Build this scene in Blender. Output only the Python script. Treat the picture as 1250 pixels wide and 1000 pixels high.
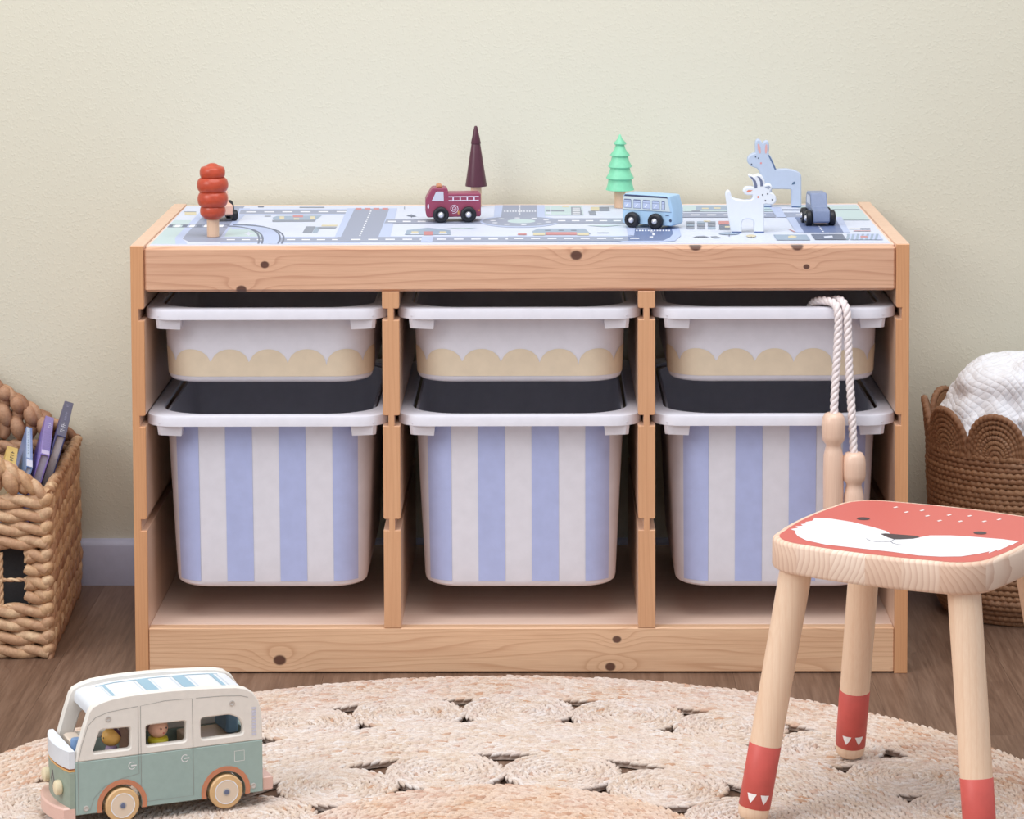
import bpy, bmesh, math, random
from mathutils import Vector, Matrix, noise
from mathutils.geometry import tessellate_polygon
random.seed(7)
scene = bpy.context.scene
COL = scene.collection
PI = math.pi
for o in list(bpy.data.objects):
    bpy.data.objects.remove(o)

# ------------------------------------------------------------------ camera
cam_data = bpy.data.cameras.new('camera')
cam = bpy.data.objects.new('camera', cam_data)
COL.objects.link(cam)
PITCH, YAW, ROLL = 0.0735, -0.0141, 0.0044
Ry = Matrix(((math.cos(YAW), -math.sin(YAW), 0), (math.sin(YAW), math.cos(YAW), 0), (0, 0, 1)))
Rp = Matrix(((1, 0, 0), (0, math.cos(PITCH), -math.sin(PITCH)), (0, math.sin(PITCH), math.cos(PITCH))))
Rr = Matrix(((math.cos(ROLL), 0, -math.sin(ROLL)), (0, 1, 0), (math.sin(ROLL), 0, math.cos(ROLL))))
RT = (Rr @ Rp @ Ry).transposed()
right, fwd, up = RT @ Vector((1, 0, 0)), RT @ Vector((0, 1, 0)), RT @ Vector((0, 0, 1))
mw = Matrix.Identity(4)
for i in range(3):
    mw[i][0], mw[i][1], mw[i][2] = right[i], up[i], -fwd[i]
mw[0][3], mw[1][3], mw[2][3] = 0.0273, -3.5705, 0.9933
cam.matrix_world = mw
cam_data.sensor_width = 36
cam_data.lens = 3640.85 / 1250 * 36
cam_data.shift_x = (625 - 609.53) / 1250
cam_data.shift_y = -(500 - 92.68) / 1250
cam_data.clip_start = 0.05
scene.camera = cam

# ------------------------------------------------------------------ light
world = bpy.data.worlds.new('world')
scene.world = world
world.use_nodes = True
bg = world.node_tree.nodes['Background']
bg.inputs['Color'].default_value = (0.86, 0.92, 1.0, 1)
bg.inputs['Strength'].default_value = 0.60

def area(name, loc, target, sx, sy, power, color):
    l = bpy.data.lights.new(name, 'AREA')
    l.shape = 'RECTANGLE'; l.size = sx; l.size_y = sy
    l.energy = power; l.color = color
    o = bpy.data.objects.new(name, l)
    COL.objects.link(o)
    o.location = loc
    o.rotation_euler = (Vector(target) - Vector(loc)).to_track_quat('-Z', 'Y').to_euler()
    return o
area('daylight_window', (-2.3, -2.0, 2.2), (0.1, 0.1, 0.3), 1.8, 1.5, 40, (1.0, 0.98, 0.96))
area('ceiling_daylight', (0.2, -0.9, 2.7), (0.05, -0.1, 0.2), 2.6, 1.8, 46, (1.0, 0.98, 0.97))
scene.view_settings.view_transform = 'Standard'
scene.view_settings.look = 'None'
scene.view_settings.gamma = 1
scene.view_settings.use_curve_mapping = False
scene.view_settings.exposure = 0.19

# ------------------------------------------------------------------ helpers
def lin(c):
    return tuple(((v / 255) / 12.92 if v / 255 <= .04045 else ((v / 255 + .055) / 1.055) ** 2.4) for v in c) + (1,)

class NT:
    """small wrapper to write node trees"""
    def __init__(s, name):
        s.m = bpy.data.materials.new(name); s.m.use_nodes = True
        s.t = s.m.node_tree; s.b = s.t.nodes['Principled BSDF']
    def n(s, kind, **kw):
        nd = s.t.nodes.new(kind)
        for k, v in kw.items():
            setattr(nd, k, v)
        return nd
    def l(s, a, b): s.t.links.new(a, b)
    def val(s, sock, v):
        if hasattr(v, 'links') or isinstance(v, bpy.types.NodeSocket): s.l(v, sock)
        else: sock.default_value = v
    def math(s, op, a, b=0.0, c=0.0):
        nd = s.n('ShaderNodeMath', operation=op)
        s.val(nd.inputs[0], a); s.val(nd.inputs[1], b); s.val(nd.inputs[2], c)
        return nd.outputs[0]
    def mix(s, f, a, b, blend='MIX'):
        nd = s.n('ShaderNodeMix', data_type='RGBA', blend_type=blend)
        s.val(nd.inputs[0], f); s.val(nd.inputs[6], a); s.val(nd.inputs[7], b)
        return nd.outputs[2]
    def ramp(s, f, stops):
        nd = s.n('ShaderNodeValToRGB')
        el = nd.color_ramp.elements
        while len(el) < len(stops): el.new(0.5)
        for e, (p, c) in zip(el, stops): e.position = p; e.color = c
        s.val(nd.inputs[0], f)
        return nd.outputs[0]
    def noise(s, vec, scale, detail=3, rough=.55, out='Fac'):
        nd = s.n('ShaderNodeTexNoise')
        if vec is not None: s.l(vec, nd.inputs['Vector'])
        nd.inputs['Scale'].default_value = scale; nd.inputs['Detail'].default_value = detail
        nd.inputs['Roughness'].default_value = rough
        return nd.outputs[out]
    def coord(s, which='Object'): return s.n('ShaderNodeTexCoord').outputs[which]
    def mapping(s, vec, scale=(1, 1, 1), rot=(0, 0, 0), loc=(0, 0, 0)):
        nd = s.n('ShaderNodeMapping')
        s.l(vec, nd.inputs[0]); nd.inputs['Scale'].default_value = scale
        nd.inputs['Rotation'].default_value = rot; nd.inputs['Location'].default_value = loc
        return nd.outputs[0]
    def bump(s, h, strength, dist=.001):
        nd = s.n('ShaderNodeBump'); nd.inputs['Strength'].default_value = strength
        nd.inputs['Distance'].default_value = dist
        s.l(h, nd.inputs['Height']); s.l(nd.outputs[0], s.b.inputs['Normal'])
    def color(s, c): s.val(s.b.inputs['Base Color'], c)
    def rough(s, r): s.b.inputs['Roughness'].default_value = r

def plain(name, rgb, rough=.5, var=.04, spec=.4, nscale=60, metal=0, bump=0, coat=0):
    m = NT(name); c = lin(rgb)
    f = m.noise(m.coord(), nscale, 3)
    dk = tuple(v * (1 - 2.2 * var) for v in c[:3]) + (1,)
    lt = tuple(min(1, v * (1 + 1.6 * var)) for v in c[:3]) + (1,)
    m.color(m.ramp(f, [(.3, dk), (.7, lt)]))
    m.rough(rough); m.b.inputs['Specular IOR Level'].default_value = spec
    m.b.inputs['Metallic'].default_value = metal
    m.b.inputs['Coat Weight'].default_value = coat
    if bump: m.bump(f, bump, .0006)
    return m.m

def wood(name, light, dark, axis='X', across='Z', rings=130, knots=(), knotcol=(95, 55, 45), contrast=.6, seed=0, rough=.33, bend=.02):
    """pine: growth lines along `axis`, stacked in `across`; knots are (a, b, size) in those two axes"""
    m = NT(name); v = m.coord()
    mp = m.mapping(v, loc=(seed * 1.7, seed * .9, seed * 2.3))
    sep = m.n('ShaderNodeSeparateXYZ'); m.l(v, sep.inputs[0])
    a, b = sep.outputs[axis], sep.outputs[across]
    third = [k for k in 'XYZ' if k not in (axis, across)][0]
    sc = {'X': 22, 'Y': 22, 'Z': 22}; sc[axis] = 1.7
    wv = m.noise(m.mapping(mp, scale=(sc['X'], sc['Y'], sc['Z'])), 1.0, 2, .5)
    w = m.math('ADD', b, m.math('MULTIPLY', m.math('SUBTRACT', wv, .5), bend * 3))
    w = m.math('ADD', w, m.math('MULTIPLY', sep.outputs[third], .55))
    kmask = None
    for ka, kb, ks in knots:
        da = m.math('MULTIPLY', m.math('SUBTRACT', a, ka), 1 / (ks * 1.25))
        db = m.math('MULTIPLY', m.math('SUBTRACT', b, kb), 1 / ks)
        d2 = m.math('ADD', m.math('MULTIPLY', da, da), m.math('MULTIPLY', db, db))
        far = m.math('ADD', m.math('MULTIPLY', m.math('MULTIPLY', da, da), .12), m.math('MULTIPLY', m.math('MULTIPLY', db, db), .3))
        g = m.math('POWER', 2.718, m.math('MULTIPLY', far, -1.0))
        w = m.math('ADD', w, m.math('MULTIPLY', g, ks * 2.6))
        k = m.n('ShaderNodeMapRange', interpolation_type='SMOOTHSTEP')
        m.l(d2, k.inputs[0]); k.inputs[1].default_value = .3; k.inputs[2].default_value = .75
        k.inputs[3].default_value = 1; k.inputs[4].default_value = 0
        kmask = k.outputs[0] if kmask is None else m.math('MAXIMUM', kmask, k.outputs[0])
    fr = m.math('FRACT', m.math('MULTIPLY', w, rings))
    line = m.math('POWER', fr, 7.0)
    edge = m.math('SUBTRACT', 1.0, m.math('POWER', fr, 14.0))
    line = m.math('MULTIPLY', line, edge)
    sf = {'X': 700, 'Y': 700, 'Z': 700}; sf[axis] = 22
    fine = m.noise(m.mapping(mp, scale=(sf['X'], sf['Y'], sf['Z'])), 1.0, 3, .6)
    broad = m.noise(m.mapping(mp, scale=(sc['X'] * 2, sc['Y'] * 2, sc['Z'] * 2)), 1.0, 2)
    cl, cd = lin(light), lin(dark)
    c = m.mix(m.math('MULTIPLY', line, contrast), cl, cd)
    c = m.mix(m.math('MULTIPLY', m.math('SUBTRACT', fine, .35), .55), c, cd)
    c = m.mix(m.math('MULTIPLY', m.math('SUBTRACT', broad, .4), .55), c, cd)
    if kmask is not None:
        c = m.mix(m.math('MULTIPLY', kmask, .92), c, m.mix(m.math('MULTIPLY', fine, 1.0), lin(knotcol), lin((52, 26, 24))))
    m.color(c); m.rough(rough); m.b.inputs['Specular IOR Level'].default_value = .6
    m.bump(m.math('ADD', fine, m.math('MULTIPLY', line, .5)), .12, .0005)
    return m.m

def attr_mat(name, rough=.5, var=.05):
    m = NT(name)
    at = m.n('ShaderNodeVertexColor'); at.layer_name = 'Col'
    f = m.noise(m.coord(), 300, 2)
    m.color(m.mix(m.math('MULTIPLY', f, var * 2), at.outputs[0], (.35, .35, .38, 1)))
    m.rough(rough); m.b.inputs['Specular IOR Level'].default_value = .35
    return m.m

def tag(o, label=None, cat=None, group=None, kind=None):
    if label: o['label'] = label
    if cat: o['category'] = cat
    if group: o['group'] = group
    if kind: o['kind'] = kind
    return o

def empty(name, loc=(0, 0, 0), rz=0):
    o = bpy.data.objects.new(name, None)
    o.empty_display_size = .02
    COL.objects.link(o); o.location = loc; o.rotation_euler = (0, 0, rz)
    return o

def copy_tree(o, parent=None):
    c = o.copy(); COL.objects.link(c); c.parent = parent
    for ch in list(o.children): copy_tree(ch, c)
    return c

class MB:
    def __init__(s): s.v = []; s.f = []; s.c = []
    def add(s, verts, faces, col=None):
        o = len(s.v); s.v += [tuple(p) for p in verts]
        s.f += [tuple(i + o for i in f) for f in faces]
        s.c += [col] * len(faces)
        return s
    def box(s, x0, x1, y0, y1, z0, z1, b=0.0, col=None):
        """box with chamfered edges"""
        if b <= 0:
            V = [(x, y, z) for z in (z0, z1) for y in (y0, y1) for x in (x0, x1)]
            return s.add(V, [(0, 2, 3, 1), (4, 5, 7, 6), (0, 1, 5, 4), (2, 6, 7, 3), (0, 4, 6, 2), (1, 3, 7, 5)], col)
        def ring(i, z):
            return [(x0 + i + b, y0 + i, z), (x1 - i - b, y0 + i, z), (x1 - i, y0 + i + b, z), (x1 - i, y1 - i - b, z),
                    (x1 - i - b, y1 - i, z), (x0 + i + b, y1 - i, z), (x0 + i, y1 - i - b, z), (x0 + i, y0 + i + b, z)]
        return s.loft([ring(b, z0), ring(0, z0 + b), ring(0, z1 - b), ring(b, z1)], col=col)
    def loft(s, rings, cap=True, col=None, closed=False):
        n = len(rings[0]); V = [p for r in rings for p in r]; F = []
        m = len(rings)
        for k in range(m if closed else m - 1):
            k2 = (k + 1) % m
            for i in range(n):
                j = (i + 1) % n
                F.append((k * n + i, k * n + j, k2 * n + j, k2 * n + i))
        if cap and not closed:
            F.append(tuple(reversed(range(n)))); F.append(tuple((m - 1) * n + i for i in range(n)))
        return s.add(V, F, col)
    def lathe(s, prof, n=24, center=(0, 0, 0), col=None, axis='Z'):
        """prof: list of (r, h) from bottom to top"""
        rings = []
        for r, h in prof:
            ring = []
            for i in range(n):
                a = 2 * PI * i / n
                x, y = max(r, 1e-5) * math.cos(a), max(r, 1e-5) * math.sin(a)
                p = {'Z': (x, y, h), 'Y': (x, -h, y), 'X': (h, x, y)}[axis]
                ring.append((p[0] + center[0], p[1] + center[1], p[2] + center[2]))
            rings.append(ring)
        return s.loft(rings, col=col)
    def tube(s, path, r, n=8, closed=False, col=None, cap=True):
        path = [Vector(p) for p in path]; m = len(path)
        rr = r if isinstance(r, (list, tuple)) else [r] * m
        t0 = (path[1] - path[0]).normalized()
        up = Vector((0, 0, 1)) if abs(t0.z) < .9 else Vector((0, 1, 0))
        nrm = (up - t0 * up.dot(t0)).normalized(); rings = []
        for i in range(m):
            if closed: t = (path[(i + 1) % m] - path[i - 1]).normalized()
            else: t = (path[min(i + 1, m - 1)] - path[max(i - 1, 0)]).normalized()
            nrm = (nrm - t * nrm.dot(t)).normalized(); bn = t.cross(nrm)
            rings.append([path[i] + (nrm * math.cos(2 * PI * k / n) + bn * math.sin(2 * PI * k / n)) * rr[i] for k in range(n)])
        return s.loft(rings, cap=cap, col=col, closed=closed)
    def prism(s, outer, holes=(), d0=0.0, d1=.01, b=.0008, axis='Y', col=None, colcap=None):
        """2D outline (u, w) extruded along axis d0..d1 with chamfer b; holes allowed"""
        def area2(p): return sum(p[i][0] * p[(i + 1) % len(p)][1] - p[(i + 1) % len(p)][0] * p[i][1] for i in range(len(p)))
        loops = [list(outer) if area2(outer) > 0 else list(outer)[::-1]] + [list(h) if area2(h) < 0 else list(h)[::-1] for h in holes]
        def inset(p, d):
            out = []; n = len(p)
            for i in range(n):
                a, c, e = Vector(p[i - 1]), Vector(p[i]), Vector(p[(i + 1) % n])
                t1 = (c - a); t2 = (e - c)
                t1 = t1.normalized() if t1.length > 1e-9 else t2.normalized()
                t2 = t2.normalized() if t2.length > 1e-9 else t1
                n1 = Vector((-t1.y, t1.x)); n2 = Vector((-t2.y, t2.x)); bi = n1 + n2
                if bi.length < 1e-6: bi = n1
                bi.normalize(); k = max(.4, bi.dot(n1))
                q = c + bi * (d / k); out.append((q.x, q.y))
            return out
        def P(u, w, d): return {'Y': (u, d, w), 'Z': (u, w, d), 'X': (d, u, w)}[axis]
        ins = [inset(l, b) for l in loops] if b > 0 else loops
        flat = [p for l in ins for p in l]
        tris = tessellate_polygon([[Vector((p[0], p[1], 0)) for p in l] for l in ins])
        s.add([P(u, w, d0) for u, w in flat], [t for t in tris], colcap or col)
        s.add([P(u, w, d1) for u, w in flat], [t for t in tris], colcap or col)
        for l, q in zip(loops, ins):
            n = len(l)
            if b > 0: seq = [(q, d0), (l, d0 + math.copysign(b, d1 - d0)), (l, d1 - math.copysign(b, d1 - d0)), (q, d1)]
            else: seq = [(l, d0), (l, d1)]
            V = [P(u, w, d) for L, d in seq for u, w in L]; F = []
            for k in range(len(seq) - 1):
                for i in range(n):
                    j = (i + 1) % n; F.append((k * n + i, k * n + j, (k + 1) * n + j, (k + 1) * n + i))
            s.add(V, F, col)
        return s
    def flat(s, poly, d, axis='Z', col=None):
        tris = tessellate_polygon([[Vector((p[0], p[1], 0)) for p in poly]])
        return s.add([{'Y': (u, d, w), 'Z': (u, w, d), 'X': (d, u, w)}[axis] for u, w in poly], [t for t in tris], col)
    def build(s, name, mat, parent=None, smooth=True, angle=35, merge=False, fix=True):
        me = bpy.data.meshes.new(name)
        me.from_pydata(s.v, [], s.f)
        if any(c is not None for c in s.c):
            at = me.color_attributes.new('Col', 'FLOAT_COLOR', 'CORNER')
            buf = []
            for f, c in zip(s.f, s.c): buf += list(c or (.8, .8, .8, 1)) * len(f)
            at.data.foreach_set('color', buf)
        if merge or fix:
            bm = bmesh.new(); bm.from_mesh(me)
            if merge: bmesh.ops.remove_doubles(bm, verts=bm.verts, dist=1e-6)
            if fix: bmesh.ops.recalc_face_normals(bm, faces=bm.faces)
            bm.to_mesh(me); bm.free()
        if smooth:
            me.polygons.foreach_set('use_smooth', [True] * len(me.polygons))
            me.set_sharp_from_angle(angle=math.radians(angle))
        me.materials.append(mat); me.update()
        o = bpy.data.objects.new(name, me); COL.objects.link(o)
        if parent: o.parent = parent
        return o

def rrect(hw, hd, r, n=8, cx=0, cy=0, z=0):
    pts = []
    for (sx, sy, a0) in ((1, -1, -90), (1, 1, 0), (-1, 1, 90), (-1, -1, 180)):
        for k in range(n + 1):
            a = math.radians(a0 + 90 * k / n)
            pts.append((cx + sx * (hw - r) + r * math.cos(a), cy + sy * (hd - r) + r * math.sin(a), z))
    return pts

def disc_pts(cx, cy, rx, ry=None, n=14):
    ry = ry or rx
    return [(cx + rx * math.cos(2 * PI * i / n), cy + ry * math.sin(2 * PI * i / n)) for i in range(n)]

def strip(pts, w):
    up, dn = [], []
    for i in range(len(pts)):
        a, b = Vector(pts[max(0, i - 1)]), Vector(pts[min(len(pts) - 1, i + 1)])
        t = (b - a).normalized(); nn = Vector((-t.y, t.x)) * (w / 2); p = Vector(pts[i])
        up.append(tuple(p + nn)); dn.append(tuple(p - nn))
    return up + dn[::-1]

def resample(path, step):
    path = [Vector(p) for p in path]; out = [path[0].copy()]; acc = 0
    for a, b in zip(path, path[1:]):
        L = (b - a).length; d = step - acc
        while d <= L + 1e-9:
            out.append(a + (b - a) * (d / L)); d += step
        acc = L - (d - step)
    return out

def twist(mb, path, R, strands=2, pitch=.04, rs=None, seg=10, sides=6, closed=False, phase=0, side=None):
    """rope of helical strands along a path"""
    rs = rs or R * .58
    pts = resample(path, pitch / seg); n = len(pts)
    t0 = (pts[1] - pts[0]).normalized()
    upv = Vector((0, 0, 1)) if abs(t0.z) < .9 else Vector((0, 1, 0))
    nrm = (upv - t0 * upv.dot(t0)).normalized(); fr = []
    for i in range(n):
        t = (pts[min(i + 1, n - 1)] - pts[max(i - 1, 0)]).normalized()
        nrm = (nrm - t * nrm.dot(t)).normalized(); fr.append((nrm.copy(), t.cross(nrm)))
    for k in range(strands):
        P = []
        for i in range(n):
            a = phase + 2 * PI * (i / seg) + 2 * PI * k / strands
            P.append(pts[i] + (fr[i][0] * math.cos(a) + fr[i][1] * math.sin(a)) * (R - rs))
        mb.tube(P, rs, sides)
MAT_PRINT = [
 ('green', [(-0.4555,0.2671),(-0.4268,0.2665),(-0.4182,0.0288),(-0.4503,0.0294),(-0.4533,0.1611)]),
 ('walk', [(-0.426,0.4234),(-0.4143,0.4231),(-0.417,0.0827),(-0.4038,0.0285),(-0.4182,0.0288),(-0.4263,0.0875),(-0.4259,0.2415)]),
 ('road', [(-0.4154,0.4232),(-0.3728,0.4222),(-0.3707,0.1047),(-0.3665,0.0471),(-0.4041,0.0478),(-0.4159,0.0781),(-0.4167,0.1211),(-0.4168,0.2331)]),
 ('walk', [(-0.3709,0.097),(-0.197,0.0935),(-0.1932,0.0302),(-0.3641,0.0336)]),
 ('walk', [(-0.2176,0.0979),(0.0463,0.0925),(0.0459,0.0322),(-0.2136,0.0374)]),
 ('walk', [(-0.0145,0.0974),(0.1469,0.0941),(0.1448,0.0309),(-0.0139,0.0341)]),
 ('walk', [(-0.3775,0.3953),(-0.2223,0.3917),(-0.221,0.3197),(-0.3723,0.3231)]),
 ('white', [(-0.3637,0.4183),(-0.2323,0.4152),(-0.2323,0.383),(-0.3629,0.386)]),
 ('road', [(-0.3738,0.3791),(-0.2192,0.3756),(-0.2184,0.3283),(-0.3715,0.3317)]),
 ('line', [(-0.3649,0.3596),(-0.3517,0.3596),(-0.3507,0.3491),(-0.3639,0.3491)]),
 ('line', [(-0.3409,0.3597),(-0.3277,0.3597),(-0.3267,0.3491),(-0.3399,0.3491)]),
 ('line', [(-0.3169,0.3597),(-0.3036,0.3597),(-0.3028,0.3492),(-0.3159,0.3491)]),
 ('line', [(-0.2928,0.3597),(-0.2796,0.3597),(-0.2788,0.3492),(-0.292,0.3492)]),
 ('line', [(-0.2688,0.3598),(-0.2556,0.3598),(-0.2548,0.3492),(-0.268,0.3492)]),
 ('line', [(-0.2448,0.3598),(-0.2316,0.3598),(-0.2309,0.3493),(-0.2441,0.3493)]),
 ('walk', [(-0.373,0.33),(-0.3626,0.3298),(-0.3653,0.1752),(-0.366,0.0969),(-0.3709,0.097)]),
 ('walk', [(-0.2318,0.3268),(-0.2183,0.3265),(-0.2182,0.0893),(-0.2289,0.0895)]),
 ('green', [(-0.3678,0.1993),(-0.3409,0.1907),(-0.3229,0.127),(-0.3184,0.099),(-0.3658,0.0954),(-0.368,0.1435)]),
 ('white', [(-0.3445,0.1258),(-0.3411,0.132),(-0.3414,0.1509),(-0.3376,0.1319),(-0.3307,0.1256),(-0.3364,0.1195),(-0.3364,0.104),(-0.3403,0.1195)]),
 ('road', [(-0.3691,0.0894),(-0.1965,0.0858),(-0.194,0.0436),(-0.3694,0.0471)]),
 ('line', [(-0.3607,0.0725),(-0.3504,0.0723),(-0.3495,0.0632),(-0.3597,0.0634)]),
 ('line', [(-0.3421,0.0721),(-0.3319,0.0719),(-0.331,0.0628),(-0.3412,0.063)]),
 ('line', [(-0.3235,0.0717),(-0.3133,0.0715),(-0.3125,0.0624),(-0.3227,0.0627)]),
 ('line', [(-0.305,0.0713),(-0.2948,0.0711),(-0.294,0.0621),(-0.3042,0.0623)]),
 ('line', [(-0.2864,0.071),(-0.2762,0.0708),(-0.2755,0.0617),(-0.2857,0.0619)]),
 ('line', [(-0.2679,0.0706),(-0.2577,0.0704),(-0.257,0.0613),(-0.2672,0.0615)]),
 ('line', [(-0.2493,0.0702),(-0.2391,0.07),(-0.2385,0.061),(-0.2487,0.0612)]),
 ('line', [(-0.2308,0.0698),(-0.2206,0.0696),(-0.22,0.0606),(-0.2302,0.0608)]),
 ('line', [(-0.2123,0.0695),(-0.2021,0.0693),(-0.2015,0.0602),(-0.2117,0.0604)]),
 ('dark', [(-0.4528,0.2207),(-0.3718,0.219),(-0.3713,0.214),(-0.4521,0.2158)]),
 ('dark', [(-0.4513,0.1963),(-0.3733,0.1946),(-0.3728,0.1898),(-0.4507,0.1914)]),
 ('dark', [(-0.4503,0.2174),(-0.4439,0.2172),(-0.4431,0.1945),(-0.4495,0.1946)]),
 ('line', [(-0.441,0.2172),(-0.4345,0.217),(-0.4338,0.1943),(-0.4402,0.1944)]),
 ('dark', [(-0.4317,0.217),(-0.4252,0.2168),(-0.4246,0.1941),(-0.431,0.1942)]),
 ('line', [(-0.4224,0.2168),(-0.4159,0.2166),(-0.4153,0.1939),(-0.4218,0.194)]),
 ('dark', [(-0.4131,0.2166),(-0.4067,0.2164),(-0.4061,0.1937),(-0.4125,0.1938)]),
 ('line', [(-0.4038,0.2164),(-0.3974,0.2162),(-0.3968,0.1935),(-0.4033,0.1936)]),
 ('dark', [(-0.3945,0.2162),(-0.3881,0.216),(-0.3876,0.1933),(-0.394,0.1934)]),
 ('line', [(-0.3852,0.216),(-0.3788,0.2158),(-0.3784,0.1931),(-0.3848,0.1932)]),
 ('walk', [(-0.3651,0.1714),(-0.3534,0.1707),(-0.357,0.2266),(-0.3705,0.2277)]),
 ('walk', [(-0.3534,0.1707),(-0.3442,0.1662),(-0.3436,0.2199),(-0.357,0.2266)]),
 ('walk', [(-0.3442,0.1662),(-0.3367,0.1586),(-0.331,0.2067),(-0.3436,0.2199)]),
 ('walk', [(-0.3367,0.1586),(-0.3307,0.1483),(-0.3197,0.187),(-0.331,0.2067)]),
 ('walk', [(-0.3307,0.1483),(-0.3256,0.1347),(-0.3102,0.1614),(-0.3197,0.187)]),
 ('walk', [(-0.3256,0.1347),(-0.3211,0.1167),(-0.3028,0.1316),(-0.3102,0.1614)]),
 ('walk', [(-0.3211,0.1167),(-0.3172,0.0935),(-0.2975,0.0986),(-0.3028,0.1316)]),
 ('walk', [(-0.3172,0.0935),(-0.3143,0.065),(-0.294,0.0627),(-0.2975,0.0986)]),
 ('walk', [(-0.3143,0.065),(-0.3123,0.0306),(-0.292,0.0254),(-0.294,0.0627)]),
 ('dark', [(-0.3743,0.2028),(-0.364,0.199),(-0.3642,0.2054),(-0.3747,0.2092)]),
 ('dark', [(-0.364,0.199),(-0.3549,0.1913),(-0.3545,0.1971),(-0.3642,0.2054)]),
 ('dark', [(-0.3549,0.1913),(-0.3468,0.1796),(-0.3458,0.1845),(-0.3545,0.1971)]),
 ('dark', [(-0.3468,0.1796),(-0.3396,0.164),(-0.3381,0.1678),(-0.3458,0.1845)]),
 ('dark', [(-0.3396,0.164),(-0.3335,0.1444),(-0.3316,0.147),(-0.3381,0.1678)]),
 ('dark', [(-0.3335,0.1444),(-0.3283,0.121),(-0.3261,0.1224),(-0.3316,0.147)]),
 ('dark', [(-0.3283,0.121),(-0.3241,0.0938),(-0.3218,0.0942),(-0.3261,0.1224)]),
 ('dark', [(-0.3241,0.0938),(-0.3209,0.0629),(-0.3186,0.0627),(-0.3218,0.0942)]),
 ('dark', [(-0.3209,0.0629),(-0.3187,0.0285),(-0.3164,0.028),(-0.3186,0.0627)]),
 ('dark', [(-0.3716,0.1962),(-0.3607,0.1922),(-0.3608,0.1986),(-0.372,0.2026)]),
 ('dark', [(-0.3607,0.1922),(-0.351,0.1845),(-0.3507,0.1904),(-0.3608,0.1986)]),
 ('dark', [(-0.351,0.1845),(-0.3425,0.173),(-0.3416,0.1781),(-0.3507,0.1904)]),
 ('dark', [(-0.3425,0.173),(-0.3351,0.1579),(-0.3336,0.1619),(-0.3416,0.1781)]),
 ('dark', [(-0.3351,0.1579),(-0.3288,0.1391),(-0.3269,0.1418),(-0.3336,0.1619)]),
 ('dark', [(-0.3288,0.1391),(-0.3236,0.1167),(-0.3214,0.1182),(-0.3269,0.1418)]),
 ('dark', [(-0.3236,0.1167),(-0.3194,0.0907),(-0.3172,0.0912),(-0.3214,0.1182)]),
 ('dark', [(-0.3194,0.0907),(-0.3164,0.0613),(-0.3141,0.061),(-0.3172,0.0912)]),
 ('dark', [(-0.3164,0.0613),(-0.3145,0.0285),(-0.3121,0.0279),(-0.3141,0.061)]),
 ('dark', [(-0.3679,0.2189),(-0.3525,0.2148),(-0.3528,0.2212),(-0.3684,0.2254)]),
 ('dark', [(-0.3525,0.2148),(-0.339,0.2062),(-0.3389,0.2123),(-0.3528,0.2212)]),
 ('dark', [(-0.339,0.2062),(-0.3274,0.1932),(-0.3267,0.1987),(-0.3389,0.2123)]),
 ('dark', [(-0.3274,0.1932),(-0.3176,0.1759),(-0.3163,0.1804),(-0.3267,0.1987)]),
 ('dark', [(-0.3176,0.1759),(-0.3095,0.1545),(-0.3077,0.1577),(-0.3163,0.1804)]),
 ('dark', [(-0.3095,0.1545),(-0.3032,0.129),(-0.3011,0.1307),(-0.3077,0.1577)]),
 ('dark', [(-0.3032,0.129),(-0.2987,0.0993),(-0.2964,0.0997),(-0.3011,0.1307)]),
 ('dark', [(-0.2987,0.0993),(-0.2958,0.0657),(-0.2935,0.0652),(-0.2964,0.0997)]),
 ('dark', [(-0.2958,0.0657),(-0.2947,0.0283),(-0.2924,0.0273),(-0.2935,0.0652)]),
 ('dark', [(-0.3671,0.2107),(-0.3505,0.2067),(-0.3508,0.2131),(-0.3675,0.2172)]),
 ('dark', [(-0.3505,0.2067),(-0.3359,0.1984),(-0.3358,0.2046),(-0.3508,0.2131)]),
 ('dark', [(-0.3359,0.1984),(-0.3235,0.1859),(-0.3229,0.1916),(-0.3358,0.2046)]),
 ('dark', [(-0.3235,0.1859),(-0.3131,0.1693),(-0.3119,0.1741),(-0.3229,0.1916)]),
 ('dark', [(-0.3131,0.1693),(-0.3047,0.1488),(-0.303,0.1522),(-0.3119,0.1741)]),
 ('dark', [(-0.3047,0.1488),(-0.2982,0.1244),(-0.2961,0.1263),(-0.303,0.1522)]),
 ('dark', [(-0.2982,0.1244),(-0.2937,0.0962),(-0.2914,0.0966),(-0.2961,0.1263)]),
 ('dark', [(-0.2937,0.0962),(-0.291,0.0641),(-0.2887,0.0635),(-0.2914,0.0966)]),
 ('dark', [(-0.291,0.0641),(-0.2903,0.0282),(-0.288,0.0272),(-0.2887,0.0635)]),
 ('teal', [(-0.3237,0.2895),(-0.3196,0.3082),(-0.2608,0.3137),(-0.2653,0.2629),(-0.3185,0.2541)]),
 ('grey', [(-0.3219,0.2642),(-0.2655,0.2663),(-0.265,0.2463),(-0.3197,0.2442)]),
 ('red', [(-0.2991,0.3146),(-0.2857,0.3143),(-0.2839,0.292),(-0.2973,0.2923)]),
 ('yellow', [(-0.3157,0.3029),(-0.3095,0.3028),(-0.3067,0.2706),(-0.3128,0.2707)]),
 ('yellow', [(-0.2754,0.302),(-0.2692,0.3019),(-0.2668,0.2697),(-0.2729,0.2698)]),
 ('yellow', [(-0.2955,0.2838),(-0.2884,0.2836),(-0.287,0.2668),(-0.2941,0.2669)]),
 ('grey', [(-0.2724,0.1973),(-0.2603,0.197),(-0.2602,0.1303),(-0.2721,0.1306)]),
 ('teal', [(-0.26,0.1922),(-0.2529,0.192),(-0.2536,0.1333),(-0.2595,0.1334)]),
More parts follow.
